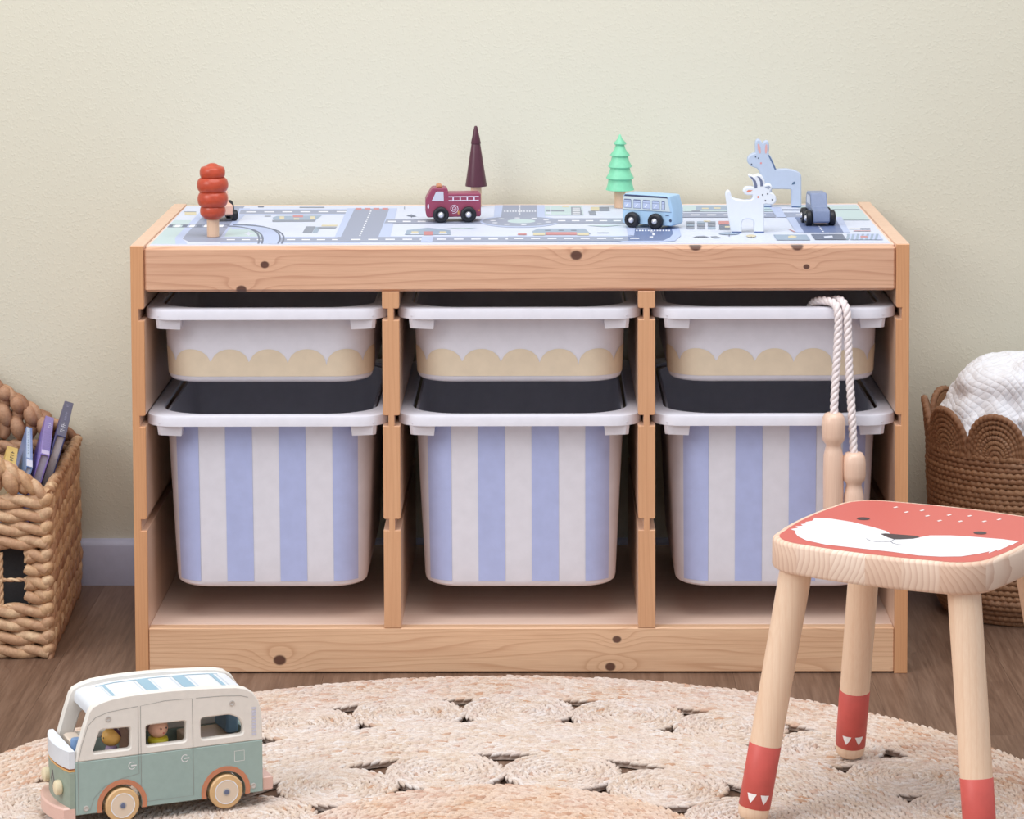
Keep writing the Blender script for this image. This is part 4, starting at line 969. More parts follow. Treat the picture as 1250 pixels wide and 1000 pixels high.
# ------------------------------------------------------------------ jump rope over the right bin
ROPE = plain('cotton_rope', (236, 226, 226), .85, .04, nscale=400, bump=.2)
HAND = wood('rope_handle_wood', (234, 202, 180), (206, 162, 138), 'Z', 'X', 260, contrast=.3, seed=12)
JR = empty('jump_rope', (.378, -.014, .20))
tag(JR, 'white twisted jump rope with turned wooden handles over the bin rim', 'jump rope')
def J(x, y, z): return (x - .378, y + .014, z - .20)
def catmull(P, n=8):
    P = [Vector(p) for p in P]; out = []
    for i in range(len(P) - 1):
        a, b, c, d = P[max(i - 1, 0)], P[i], P[i + 1], P[min(i + 2, len(P) - 1)]
        for j in range(n):
            t = j / n
            out.append(.5 * ((2 * b) + (c - a) * t + (2 * a - 5 * b + 4 * c - d) * t * t + (3 * b - a - 3 * c + d) * t ** 3))
    return out + [P[-1]]
A = catmull([J(.352, .060, .432), J(.357, .036, .449), J(.364, .020, .4545), J(.3735, .008, .4555), J(.381, -.002, .4525), J(.3832, -.007, .444), J(.384, -.0075, .43), J(.382, -.0095, .39), J(.3795, -.012, .35), J(.378, -.015, .318)])
B = catmull([J(.372, .060, .432), J(.378, .036, .4495), J(.383, .020, .4555), J(.388, .008, .4565), J(.392, -.002, .4525), J(.394, -.007, .444), J(.395, -.0075, .43), J(.3965, -.0095, .38), J(.400, -.012, .32), J(.4022, -.015, .270)])
rp = MB()
twist(rp, A, .0053, 3, .024, .0029, 12, 7); twist(rp, B, .0053, 3, .024, .0029, 12, 7)
rp.build('rope', ROPE, JR, angle=70)
def handle(p, L):
    pr = [(.0001, 0), (.009, .0005), (.0115, .003), (.0122, .010), (.0125, .05), (.0120, L - .052), (.0105, L - .046), (.0092, L - .041), (.0095, L - .038), (.0130, L - .034), (.0142, L - .028), (.0143, L - .014), (.0132, L - .006), (.0105, L - .0012), (.0075, L), (.0001, L - .001)]
    h = MB().lathe(pr, 28).build('handle', HAND, JR, angle=50)
    h.location = p
handle(J(.3775, -.0165, .324 - .125), .125)
handle(J(.4023, -.0165, .276 - .125), .125)
# ------------------------------------------------------------------ jute rug
RC = (-.0176, -.6895)
def jute_mat(name, cols):
    m = NT(name); v = m.coord()
    g = m.n('ShaderNodeNewGeometry').outputs['Random Per Island']
    c = m.ramp(g, cols)
    m.t.nodes[-1] if False else None
    f = m.noise(v, 520, 3, .65); big = m.noise(v, 14, 2)
    c = m.mix(m.math('MULTIPLY', m.math('SUBTRACT', f, .36), 1.1), c, lin((172, 134, 108)))
    c = m.mix(m.math('MULTIPLY', m.math('SUBTRACT', big, .38), .8), c, lin((226, 220, 224)))
    m.color(c); m.rough(.8); m.b.inputs['Specular IOR Level'].default_value = .25
    m.bump(f, .6, .0012)
    return m.m
J1 = [(0, lin((210, 189, 170))), (.3, lin((225, 212, 200))), (.6, lin((217, 198, 183))), (.9, lin((229, 221, 215))), (.985, lin((197, 157, 130)))]
J2 = [(0, lin((212, 183, 159))), (.4, lin((225, 202, 183))), (.75, lin((217, 187, 163))), (.97, lin((195, 151, 123)))]
J3 = [(0, lin((210, 187, 168))), (.4, lin((225, 210, 197))), (.72, lin((214, 187, 166))), (.92, lin((197, 155, 129))), (1, lin((225, 214, 204)))]
JUTE, JUTE_IN, JUTE_OUT = jute_mat('jute', J1), jute_mat('jute_orange', J2), jute_mat('jute_rim', J3)
rr_ = random.Random(11)
def lump(mb, c, t, L, w, h, zc):
    """one leaf-shaped plait stitch"""
    t = Vector((t[0], t[1], 0)).normalized(); s = Vector((-t.y, t.x, 0)); c = Vector((c[0], c[1], zc))
    tilt = rr_.uniform(-.08, .08)
    V = [c - t * L / 2 + Vector((0, 0, -h * .45))]
    for q, k in ((-.28, .82), (.04, 1.0), (.32, .75)):
        for a in range(5):
            an = 2 * PI * a / 5 + PI / 2
            V.append(c + t * L * q + s * (math.cos(an) * w / 2 * k) + Vector((0, 0, math.sin(an) * h / 2 * k + tilt * L * q)))
    V.append(c + t * L / 2 + Vector((0, 0, -h * .35)))
    F = [(0, 1 + (a + 1) % 5, 1 + a) for a in range(5)]
    for r in (0, 1):
        for a in range(5): F.append((1 + r * 5 + a, 1 + r * 5 + (a + 1) % 5, 6 + r * 5 + (a + 1) % 5, 6 + r * 5 + a))
    F += [(11 + a, 11 + (a + 1) % 5, 16) for a in range(5)]
    mb.add(V, F)
def braid_ring(mb, r, w, z=.0072, pitch=.0105, arc=(0, 2 * PI)):
    n = max(4, int(r * (arc[1] - arc[0]) / pitch)); ph = rr_.random()
    for i in range(n):
        for sd in (-1, 1):
            a = arc[0] + (arc[1] - arc[0]) * (i + ph + (.25 if sd > 0 else -.25)) / n
            rad = r + sd * w * .23 + rr_.uniform(-.0004, .0004)
            ta = a + PI / 2 - sd * .40
            lump(mb, (rad * math.cos(a), rad * math.sin(a)), (math.cos(ta), math.sin(ta)), pitch * 1.85 * rr_.uniform(.9, 1.12), w * .60, .0060 * rr_.uniform(.9, 1.1), z + rr_.uniform(-.0005, .0006))
def annulus(mb, r0, r1, z0, z1, n=96):
    rings = [[(r * math.cos(2 * PI * i / n), r * math.sin(2 * PI * i / n), z) for i in range(n)] for r, z in ((r0, z0), (r1, z0), (r1, z1), (r0, z1))]
    mb.loft(rings, closed=True)
rug = empty('jute_rug', (RC[0], RC[1], 0))
tag(rug, 'round braided jute rug with rings of coiled discs and open gaps', 'rug')
def band(r0, r1, rows, mat):
    mb = MB(); annulus(mb, r0 + .002, r1 - .002, .0012, .0062)
    w = (r1 - r0) / rows
    for i in range(rows): braid_ring(mb, r0 + (i + .5) * w, w)
    return mb.build('braided_band', mat, rug, angle=80)
band(.5530, .6480, 10, JUTE_OUT); band(.3360, .4570, 13, JUTE)
mb = MB(); annulus(mb, .0005, .225, .0012, .0062)
w = .226 / 25
for i in range(25): braid_ring(mb, (i + .5) * w, w)
mb.build('braided_centre', JUTE_IN, rug, angle=80)
def coil(rad):
    mb = MB(); annulus(mb, .0004, rad - .002, .0012, .0060, 40)
    n = 7; w = rad / (n + .3)
    lump(mb, (0, 0), (1, 0), .016, .010, .008, .0072)
    for i in range(n): braid_ring(mb, (i + .8) * w, w, pitch=.0100)
    return mb.build('coiled_disc', JUTE, rug, angle=80)
def ring_of(n, R, rad, a0):
    base = coil(rad)
    for i in range(n):
        o = base if i == 0 else base.copy()
        if i: COL.objects.link(o); o.parent = rug
        a = math.radians(90 - (a0 + (i + .5) * 360 / n))
        o.location = (R * math.cos(a), R * math.sin(a), 0); o.rotation_euler = (0, 0, rr_.uniform(0, 6.28))
ring_of(25, .5050, .0640, -5.4)
ring_of(14, .2810, .0635, .4)

# ------------------------------------------------------------------ fox stool
ST = empty('fox_stool', (.4087, -.5399, .0118), math.radians(-29.386))
tag(ST, 'low wooden stool with a fox face seat and red socked legs', 'stool')
SW = wood('stool_leg_pine', (242, 212, 184), (218, 168, 128), 'Z', 'X', 120, contrast=.45, seed=21, bend=.01)
m = NT('stool_seat_pine'); v = m.coord()
sep = m.n('ShaderNodeSeparateXYZ'); m.l(v, sep.inputs[0])
stave = m.math('FLOOR', m.math('MULTIPLY', m.math('ADD', sep.outputs[0], .5), 26.0))
wn = m.n('ShaderNodeTexWhiteNoise', noise_dimensions='1D'); m.l(stave, wn.inputs['W'])
lx = m.math('SUBTRACT', m.math('FRACT', m.math('MULTIPLY', m.math('ADD', sep.outputs[0], .5), 26.0)), .5)
zr = m.math('SUBTRACT', sep.outputs[2], .272)
slant = m.math('MULTIPLY', m.math('SUBTRACT', wn.outputs[0], .5), 1.3)
q = m.math('ADD', m.math('MULTIPLY', lx, .0385), m.math('MULTIPLY', zr, slant))
q = m.math('ADD', q, m.math('MULTIPLY', m.math('MULTIPLY', zr, zr), 9.0))
q = m.math('ADD', q, m.math('MULTIPLY', m.noise(v, 30, 2), .008))
fr = m.math('FRACT', m.math('MULTIPLY', q, 165.0))
ln = m.math('POWER', fr, 2.6)
c = m.mix(m.math('MULTIPLY', ln, .5), m.mix(wn.outputs[0], lin((244, 222, 204)), lin((226, 192, 168))), lin((190, 138, 110)))
m.color(c); m.rough(.5)
SEATW = m.m
def superq(a, n=3.6, e=1.0, k=64):
    P = []
    for i in range(k):
        t = 2 * PI * i / k; c_, s_ = math.cos(t), math.sin(t)
        P.append((a * math.copysign(abs(c_) ** (2 / n), c_), a * math.copysign(abs(s_) ** (2 / n), s_) * e))
    return P
def rsq(a, r, bulge=.006, k=10):
    """rounded square with slightly bowed sides"""
    P = []
    for q in range(4):
        base = q * PI / 2
        for i in range(k + 1):
            an = math.radians(-45) * 0 + base + (PI / 2) * i / k
            cx, cy = (a - r) * (1 if q in (0, 3) else -1), (a - r) * (1 if q in (0, 1) else -1)
            P.append((cx + r * math.cos(an), cy + r * math.sin(an)))
        # bowed side between this corner and the next
        x0, y0 = P[-1]
        for i in range(1, 6):
            t = i / 6
            dx, dy = [(0, 1), (-1, 0), (0, -1), (1, 0)][q]
            ln_ = 2 * (a - r); tx, ty = [(-1, 0), (0, -1), (1, 0), (0, 1)][q]
            b = bulge * 4 * t * (1 - t)
            P.append((x0 + tx * ln_ * t + dx * b, y0 + ty * ln_ * t + dy * b))
    return P
SZ = .2882
seat = MB()
rings = []
for z, ins in ((SZ - .0315, .004), (SZ - .0300, .0014), (SZ - .0275, 0), (SZ - .0035, 0), (SZ - .0012, .0010), (SZ, .0034)):
    rings.append([(x, y, z) for x, y in rsq(.1205 - ins, .046 - ins)])
seat.loft(rings)
seat = seat.build('seat', SEATW, ST, angle=40)
FOXC = dict(red=(202, 99, 91), white=(234, 234, 238), black=(64, 54, 60))
pf = MB()
pf.flat(rsq(.1135, .040), SZ + .0002, 'Z', lin(FOXC['red']))
pf.flat(FOX['cheek'], SZ + .0004, 'Z', lin(FOXC['white']))
pf.flat(FOX['nose'], SZ + .0006, 'Z', lin(FOXC['black']))
for key in ('mouth1', 'mouth2'): pf.flat(strip(FOX[key], .0010), SZ + .0006, 'Z', lin((120, 124, 140)))
for x, y in FOX['eyes']: pf.flat(disc_pts(x, y, .0068, .0066, 20), SZ + .0005, 'Z', lin(FOXC['black']))
for x, y in FOX['dots']: pf.flat([(x - .0022, y - .0020), (x + .0008, y - .0042), (x + .0024, y + .0024), (x - .0006, y + .0042)], SZ + .0005, 'Z', lin((236, 222, 220)))
tag(pf.build('fox_face_print', attr_mat('fox_ink', .42, .015), seat, smooth=False, fix=False), 'coral fox face with white cheeks and dark nose')
SOCK = plain('coral_sock_paint', (206, 92, 84), .45, .03)
TRI = plain('white_claw_paint', (248, 240, 238), .5, .01)
for sx in (-1, 1):
    for sy in (-1, 1):
        p0, p1 = Vector((sx * .124, sy * .124, .0)), Vector((sx * .0905, sy * .0905, SZ - .031))
        ax = p1 - p0
        def along(f): return p0 + ax * f
        lg = MB()
        fs = [0, .006, .018, .04, .3, .7, 1.0]; rs = [.0085, .0125, .0152, .0160, .0162, .0165, .0168]
        lg.tube([along(f) for f in fs], rs, 24)
        leg = lg.build('leg', SW, ST, angle=50)
        so = MB()
        so.tube([along(f) for f in (.052, .054, .3, .302)], [.0158, .01635, .0166, .0160], 24, cap=False)
        sock = so.build('sock_paint', SOCK, leg, angle=60)
        # two small white claws on the side towards the face front
        tr = MB(); d = Vector((0, -1, 0)); rot = math.radians(-31)
        axn = ax.normalized()
        fdir = Vector((-math.sin(math.radians(-29.386 + 90)) * 0, 0, 0))
        face = Matrix.Rotation(math.radians(29.386), 3, 'Z') @ Vector((.02, -1, 0))
        face = (face - axn * face.dot(axn)).normalized(); side = face.cross(axn)
        for o in (-.42, .42):
            def on(da, f):
                dd = (face * math.cos(o + da) + side * math.sin(o + da)) * .0169
                return along(f) + dd
            tr.add([on(-.3, .114), on(0, .114), on(.3, .114), on(.16, .093), on(0, .077), on(-.16, .093), on(0, .098)], [(0, 1, 6), (1, 2, 6), (2, 3, 6), (3, 4, 6), (4, 5, 6), (5, 0, 6)])
        tr.build('claw_print', TRI, sock, smooth=False, fix=False)

# ------------------------------------------------------------------ wooden camper van
VAN = empty('toy_camper_van', (-.4473, -.6147, .0118), math.radians(23.57))
tag(VAN, 'wooden toy camper van, cream above and sage green below, on the rug', 'toy vehicle')
CRM = paint('van_cream_paint', (230, 224, 216), .5, .015)
SAGE = paint('van_sage_paint', (158, 178, 172), .5, .02)
WHT = paint('van_white_paint', (222, 226, 232), .45, .01)
VORG = paint('van_terracotta', (198, 130, 98), .5)
PINKW = wood('van_pink_wood', (226, 188, 174), (208, 160, 146), 'Y', 'Z', 300, contrast=.3, seed=31)
WHEELW = wood('van_wheel_wood', (220, 182, 132), (198, 152, 100), 'X', 'Z', 200, contrast=.3, seed=33)
VW, VT = .084, .009
top = [(.0002, .0672), (.0025, .078), (.009, .100), (.0150, .1175), (.0185, .1225), (.0265, .1262), (.0385, .129), (.055, .1305), (.075, .131), (.100, .1308), (.125, .1297), (.155, .1278), (.172, .1262), (.182, .1236), (.190, .118), (.1955, .109), (.1985, .097), (.1994, .085), (.1994, .0672)]
def arcpts(cx, cz, r, a0, a1, n=14): return [(cx + r * math.cos(math.radians(a0 + (a1 - a0) * i / n)), cz + r * math.sin(math.radians(a0 + (a1 - a0) * i / n))) for i in range(n + 1)]
WX = (.0485, .1590); WZ = .0178; AR = .0212
def archcut(cx): return [p for p in arcpts(cx, WZ, AR, 180 + 14.5, -14.5) if p[1] >= .0125]
low = [(0, .0672), (0, .0125), (WX[0] - AR * .97, .0125)] + archcut(WX[0])[0:] + [(WX[0] + AR * .97, .0125), (WX[1] - AR * .97, .0125)] + archcut(WX[1]) + [(WX[1] + AR * .97, .0125), (.1994, .0125), (.1994, .0672)]
def rounded(poly, r, n=4):
    out = []
    for i in range(len(poly)):
        a, c, b = Vector(poly[i - 1]), Vector(poly[i]), Vector(poly[(i + 1) % len(poly)])
        d = min(r, (a - c).length * .45, (b - c).length * .45)
        p, q = c + (a - c).normalized() * d, c + (b - c).normalized() * d
        for k in range(n + 1):
            t = k / n; out.append(tuple(p * (1 - t) ** 2 + c * 2 * t * (1 - t) + q * t * t))
    return out
win = [rounded([(.0182, .0745), (.0585, .0745), (.0585, .0972), (.0265, .0982)], .0035), rounded([(.0745, .0752), (.1173, .0752), (.1173, .0970), (.0745, .0970)], .0035),
       rounded([(.133, .0750), (.1785, .0754), (.1787, .084), (.174, .0935), (.164, .0980), (.133, .0978)], .004)]
for y0 in (0, VW - VT):
    MB().prism(top, win, d0=y0, d1=y0 + VT, b=.0013).build('upper_side', CRM, VAN)
    MB().prism(low, d0=y0, d1=y0 + VT, b=.0008).build('lower_side', SAGE, VAN)
# roof board between the sides
rf = MB(); rz = [(.0195, .1160), (.0220, .1205), (.028, .1227), (.06, .1258), (.10, .1263), (.14, .1252), (.170, .1232), (.1835, .1192)]
rings = [[(x, VT, z), (x, VW - VT, z), (x, VW - VT, z - .007), (x, VT, z - .007)] for x, z in rz]
roof = rf.loft(rings).build('roof', WHT, VAN, angle=50)
def roof_z(x):
    for (a, za), (b, zb) in zip(rz, rz[1:]):
        if a <= x <= b: return za + (zb - za) * (x - a) / (b - a)
    return rz[-1][1]
rp = MB(); RBL = lin((150, 182, 200)); RGY = lin((206, 214, 222))
def rq(x0, x1, y0, y1, col):
    n = max(1, int((x1 - x0) / .01)); 
    for i in range(n):
        a, b = x0 + (x1 - x0) * i / n, x0 + (x1 - x0) * (i + 1) / n
        rp.add([(a, y0, roof_z(a) + .0004), (b, y0, roof_z(b) + .0004), (b, y1, roof_z(b) + .0004), (a, y1, roof_z(a) + .0004)], [(0, 1, 2, 3)], col)
rq(.040, .172, .0665, .0685, RBL); rq(.0465, .0495, .016, .0665, RBL); rq(.083, .0955, .018, .0665, RBL); rq(.122, .1345, .018, .0665, RBL); rq(.1625, .1665, .018, .0665, RBL)
for x in (.044, .0795, .098, .1185, .1375, .170): rq(x, x + .0008, .016, .0665, RGY)
rp.build('roof_print', INK, roof, smooth=False, fix=False)
# back, floor, furniture
MB().box(.188, .1985, VT, VW - VT, .0125, .074, .001).build('back_panel', SAGE, VAN)
MB().box(.002, .188, VT, VW - VT, .033, .042, .0006).build('floor_board', CRM, VAN)
MB().box(.128, .183, .012, VW - .012, .042, .068, .001).build('bench', wood('van_bench_wood', (222, 196, 170), (200, 168, 140), 'X', 'Y', 200, seed=35), VAN)
MB().box(.170, .183, .030, VW - .012, .0682, .105, .002).build('rear_rack', paint('van_teal_paint', (96, 124, 146), .5), VAN)
MB().box(.0665, .0705, VT, VW - VT, .042, .082, .0006).build('partition', wood('van_brown_wood', (150, 112, 92), (120, 84, 66), 'Y', 'Z', 200, seed=36), VAN)
ds = MB().box(.006, .020, .034, VW - .012, .042, .078, .0015).build('dashboard', wood('van_dash_wood', (232, 216, 200), (210, 186, 166), 'Y', 'Z', 260, seed=37), VAN)
MB().lathe([(.0055, .042), (.006, .044), (.006, .083), (.0052, .085), (.0001, .0852)], 20, center=(.0078, .024, 0)).build('gear_knob', paint('van_blue_peg', (120, 150, 190), .4), VAN)
# curved nose
def nose(bulge, thick, y0, y1, z0, z1, b=.001, n=14):
    P = []
    for i in range(n + 1):
        t = i / n; P.append((-thick - bulge * (1 - (2 * t - 1) ** 2) ** .9, y0 + (y1 - y0) * t))
    P += [(-.0003, y1), (-.0003, y0)]
    return MB().prism(P, d0=z0, d1=z1, b=b, axis='Z')
nw = nose(.0075, .0062, 0, VW, .0605, .0800).build('nose_top', WHT, VAN)
nose(.0066, .0060, 0.0005, VW - .0005, .0595, .0610, .0002).build('nose_stripe', paint('van_brown_stripe', (150, 84, 40), .5), VAN)
nose(.0069, .0062, 0.0003, VW - .0003, .0578, .0596, .0002).build('nose_stripe', paint('van_orange_stripe', (226, 176, 112), .5), VAN)
nose(.0066, .0060, 0, VW, .0190, .0579).build('nose_panel', paint('van_sage_nose', (150, 164, 150), .5), VAN)
nose(.0105, .0125, 0, VW, .0060, .0215, .0016).build('bumper', PINKW, VAN)
MB().box(.1996, .2115, .003, VW - .003, .0125, .0265, .001).build('rear_bumper', PINKW, VAN)
LAMPC = paint('van_lamp_cream', (232, 216, 182), .4)
for y in (.018, VW - .018):
    t = (y / VW); xx = -.006 - .0066 * (1 - (2 * t - 1) ** 2) ** .9
    hl = MB().lathe([(.0045, xx * -1 - .002), (.0072, -xx), (.0078, -xx + .002), (.0074, -xx + .0055), (.005, -xx + .007), (.0001, -xx + .0072)], 20, axis='X')
    hl.v = [(-a, b, c) for a, b, c in hl.v]
    hl.build('headlight', LAMPC, VAN).location = (0, y, .0385)
em = MB()
ex = -.0060 - .0066 - .0006
em.prism([(VW / 2 - .006, .0400), (VW / 2, .0300), (VW / 2 + .006, .0400), (VW / 2, .0500)], [[(VW / 2 - .0042, .0400), (VW / 2, .0330), (VW / 2 + .0042, .0400), (VW / 2, .0470)]], d0=ex, d1=ex + .0015, b=0, axis='X').build('nose_emblem', paint('van_emblem', (118, 112, 112), .4), VAN)
# printed lines, handles, screws
pv = MB(); LNC = lin((150, 148, 144)); Y_ = -.0003
def line(pts, w=.00045, col=LNC): pv.flat(strip(pts, w), Y_, 'Y', col)
line([(.0665, .0655), (.0665, .118)]); line([(.0690, .0200), (.0690, .118), (.0950, .1205), (.1240, .1196), (.1245, .018), (.0690, .0180)])
line([(.0665, .0655), (.0668, .048), (.0480, .0450), (.0300, .039), (.0190, .028), (.0150, .016)]); line([(.0030, .016), (.0030, .0665)]); line([(.0030, .0665), (.0075, .085), (.014, .104), (.022, .1115), (.035, .1155), (.0665, .118)])
line([(.128, .1195), (.155, .1185), (.176, .1165), (.184, .114)])
for hx, hz in ((.0594, .0572), (.1155, .0579)):
    ring = arcpts(hx, hz, .0036, 50, 320, 12); pv.flat(strip(ring, .0008), Y_, 'Y', lin((236, 234, 234)))
    pv.flat([(hx - .001, hz - .0006), (hx + .0048, hz - .0006), (hx + .0048, hz + .0006), (hx - .001, hz + .0006)], Y_, 'Y', lin((236, 234, 234)))
line([(.1688, .0480), (.1793, .0480), (.1793, .0588), (.1688, .0588), (.1688, .0480)], .0007, lin((226, 226, 222)))
for i in range(9): pv.flat([(.1880, .0735 + i * .0034), (.1925, .0735 + i * .0034), (.1925, .0758 + i * .0034), (.1880, .0758 + i * .0034)], Y_, 'Y', lin((206, 206, 222)))
pv.build('printed_lines', INK, VAN, smooth=False, fix=False)
STEEL = plain('screw_steel', (196, 190, 184), .35, .05, metal=.3)
for x, z in ((.0352, .1086), (.0108, .0187), (.1667, .1097), (.1888, .0199)):
    s_ = MB().lathe([(.0030, -.0004), (.0030, .0005), (.0022, .0009), (.0010, .0004), (.0001, .0003)], 14, axis='Y').build('screw', STEEL, VAN); s_.location = (x, 0, z)
for i, cx in enumerate(WX):
    for y0, sg in ((-.0006, -1), (VW + .0006, 1)):
        ring = [p for p in arcpts(cx, WZ, AR + .0052, 180 + 11.5, -11.5)] + [p for p in arcpts(cx, WZ, AR + .0002, -14.3, 180 + 14.3)]
        MB().prism(ring, d0=y0, d1=y0 - sg * .001, b=0).build('wheel_arch', VORG, VAN)
    for sg, yy in ((-1, .0035), (1, VW - .0035)):
        wh = MB(); r = .0178
        wh.lathe([(.0001, -.006), (r - .0012, -.006), (r, -.0048), (r, .0048), (r - .0012, .006), (.0130, .0062), (.0001, .0062)], 36, axis='Y')
        W = wh.build('wheel', WHEELW, VAN, angle=40); W.location = (cx, yy, WZ)
        if sg > 0: W.rotation_euler = (0, 0, PI)
        wr = MB()
        wr.lathe([(.0128, .0063), (.0128, .0066), (.0118, .0066), (.0118, .0063)], 32, axis='Y', col=lin((240, 238, 240)))
        wr.lathe([(.0117, .0063), (.0117, .00645), (.0001, .00645)], 32, axis='Y', col=lin((226, 206, 184)))
        wr.lathe([(.0040, .0064), (.0040, .0068), (.0001, .0068)], 20, axis='Y', col=lin((196, 186, 176)))
        wr.lathe([(.0026, .0068), (.0024, .0075), (.0001, .0076)], 16, axis='Y', col=lin((104, 112, 138)))
        wr.build('hub_cap', INK, W, angle=40)
# two peg dolls riding inside
def van_pt(x, y, z):
    a = math.radians(23.57)
    return (-.4473 + x * math.cos(a) - y * math.sin(a), -.6147 + x * math.sin(a) + y * math.cos(a), .0118 + z)
def doll(loc, rz, body, head, hair, hairpoly, label, collar=None):
    t = empty('peg_doll', loc, rz)
    hz = .0445
    MB().lathe([(.0001, 0), (.0095, .0003), (.0100, .002), (.0096, .016), (.0082, .026), (.0062, .0325), (.0050, .0355)], 24).build('body', body, t)
    if collar: MB().lathe([(.0065, .0275), (.0098, .0285), (.0108, .0315), (.0098, .0345), (.006, .0355)], 24).build('collar', collar, t)
    hd = MB().lathe([(max(.0001, .0105 * math.sin(PI * i / 14)), hz - .0105 * math.cos(PI * i / 14)) for i in range(15)], 24).build('head', head, t, angle=60)
    hp = MB(); V = []; F = []; R = .0108
    for i in range(9):
        for j in range(21):
            th = PI * .5 * i / 8 * hairpoly[0]; ph = -PI * hairpoly[1] + 2 * PI * hairpoly[1] * j / 20
            d = Vector((math.sin(th) * math.cos(ph), math.sin(th) * math.sin(ph), math.cos(th)))
            d = Matrix.Rotation(hairpoly[2], 3, 'Y') @ d
            V.append((d.x * R, d.y * R, hz + d.z * R))
    for i in range(8):
        for j in range(20): F.append((i * 21 + j, i * 21 + j + 1, i * 21 + 22 + j, i * 21 + 21 + j))
    hp.add(V, F).build('hair', hair, hd, angle=60)
    fc = MB()
    for y in (-.0034, .0034):
        fc.lathe([(.0009, 0), (.0009, .0004), (.0001, .0005)], 8, center=(.0100, y, hz + .0012), axis='X', col=lin((60, 50, 56)))
    fc.lathe([(.0011, 0), (.0011, .0003), (.0001, .0004)], 8, center=(.0098, .0, hz - .0036), axis='X', col=lin((200, 110, 100)))
    fc.build('face_print', INK, hd)
    return tag(t, label, 'peg doll', 'peg dolls in the van')
VA = math.radians(23.57)
doll(van_pt(.0445, .024, .0422), VA + PI + .1, paint('doll_lilac', (176, 150, 180), .5), paint('doll_gold', (222, 172, 92), .4), paint('doll_purple', (104, 58, 84), .4), (.55, 1, -.9), 'peg doll with golden head at the front window of the van').scale = (.95, .95, .9)
doll(van_pt(.0935, .022, .0422), VA - PI / 2 + .35, paint('doll_yellow', (222, 208, 70), .45), paint('doll_skin', (226, 176, 150), .5), paint('doll_hair', (112, 62, 60), .5), (.86, 1, -1.15), 'peg doll with brown hair and yellow collar at the middle window', paint('doll_collar', (226, 212, 60), .45))
# ------------------------------------------------------------------ hyacinth basket with books
def fibre(name, cols, streak=(40, 40, 40), bump=.3):
    m = NT(name); v = m.coord()
    g = m.n('ShaderNodeNewGeometry').outputs['Random Per Island']
    f = m.noise(m.mapping(v, scale=streak), 8.0, 3, .6); b = m.noise(v, 45, 3)
    c = m.ramp(m.math('ADD', m.math('MULTIPLY', g, .45), m.math('MULTIPLY', b, .6)), cols)
    c = m.mix(m.math('MULTIPLY', m.math('SUBTRACT', f, .38), 1.0), c, lin((122, 84, 60)))
    m.color(c); m.rough(.55); m.b.inputs['Specular IOR Level'].default_value = .4
    m.bump(f, bump, .001)
    return m.m
HYA = fibre('water_hyacinth', [(.2, lin((176, 132, 98))), (.42, lin((214, 176, 136))), (.6, lin((190, 148, 116))), (.75, lin((226, 194, 156))), (.9, lin((206, 166, 132)))])
HYB = fibre('water_hyacinth_dark', [(.2, lin((140, 98, 72))), (.5, lin((176, 132, 102))), (.9, lin((200, 162, 130)))])
BW2, BD, BZ = .302, .350, .205
BK = empty('woven_basket', (-.588, .074, 0), math.radians(2.6))
tag(BK, 'house-shaped woven water hyacinth basket holding picture books', 'basket')
SL = .71
def gable(x): return BZ + SL * min(-x, BW2 + x) if x < 0 else BZ
R_ = .0100
rowz = [.0085 + i * .0172 for i in range(12)]
def row(name, path, R, pitch, mat=HYA, ph=None, strands=2, rs=None):
    mb = MB(); twist(mb, path, R, strands, pitch, rs or R * .66, 14, 8, phase=rr_.random() * 6 if ph is None else ph)
    return mb.build(name, mat, BK, angle=70)
WIN = [(-.0865, -.0290), (-.273, -.2155)]      # two little windows, x ranges
wz0, wz1 = .0625, .1290
for z in rowz:
    if wz0 < z < wz1:
        xs = [(-.001, WIN[0][1]), (WIN[0][0], WIN[1][1]), (WIN[1][0], -BW2 + .001)]
    else: xs = [(-.001, -BW2 + .001)]
    for a, b in xs:
        row('woven_row', [(a + (b - a) * i / 12, 0, z) for i in range(13)], .0102, .072 if abs(a - b) > .1 else .040)
row('woven_row', [(-.001 - (BW2 - .002) * i / 12, 0, .0025 + .003) for i in range(13)], .0045, .02)
for a, b in WIN:                                   # window bars
    xm = (a + b) / 2
    row('window_bar', [(xm, -.001, wz0 - .006 + (wz1 - wz0 + .012) * i / 8) for i in range(9)], .0030, .02)
    for z in (.099, wz0 + .004):
        row('window_bar', [(a - .004 + (b - a + .008) * i / 8, -.001, z) for i in range(9)], .0028, .02)
# gable plaits of front and back
def gable_plait(y, mat, zb):
    n = 17
    for i in range(n):
        x = -BW2 * (i + .5) / n; zt = gable(x) - .002
        z = zb
        k = 0
        while z < zt - .006:
            L = min(.030, zt - z + .006); mb = MB(); s = 1 if (i + k) % 2 else -1
            P = [(x + s * .0045 * (2 * t - 1), y + (.004 if (i + k) % 2 else -.004) * math.sin(PI * t), z + L * t) for t in [j / 8 for j in range(9)]]
            rr = [.0102 * (math.sin(PI * (.12 + .76 * j / 8)) ** .6) for j in range(9)]
            mb.tube(P, rr, 8).build('woven_leaf', mat, BK, angle=70)
            z += .0185; k += 1
    for s in (0, 1):
        P = [((0 if s == 0 else -BW2) + (-1 if s == 0 else 1) * BW2 / 2 * t, y, BZ + SL * BW2 / 2 * t - .001) for t in [j / 10 for j in range(11)]]
        row('gable_edge', P, .0098, .040, mat)
gable_plait(0, HYA, .2085)
gable_plait(BD, HYB, .2085)
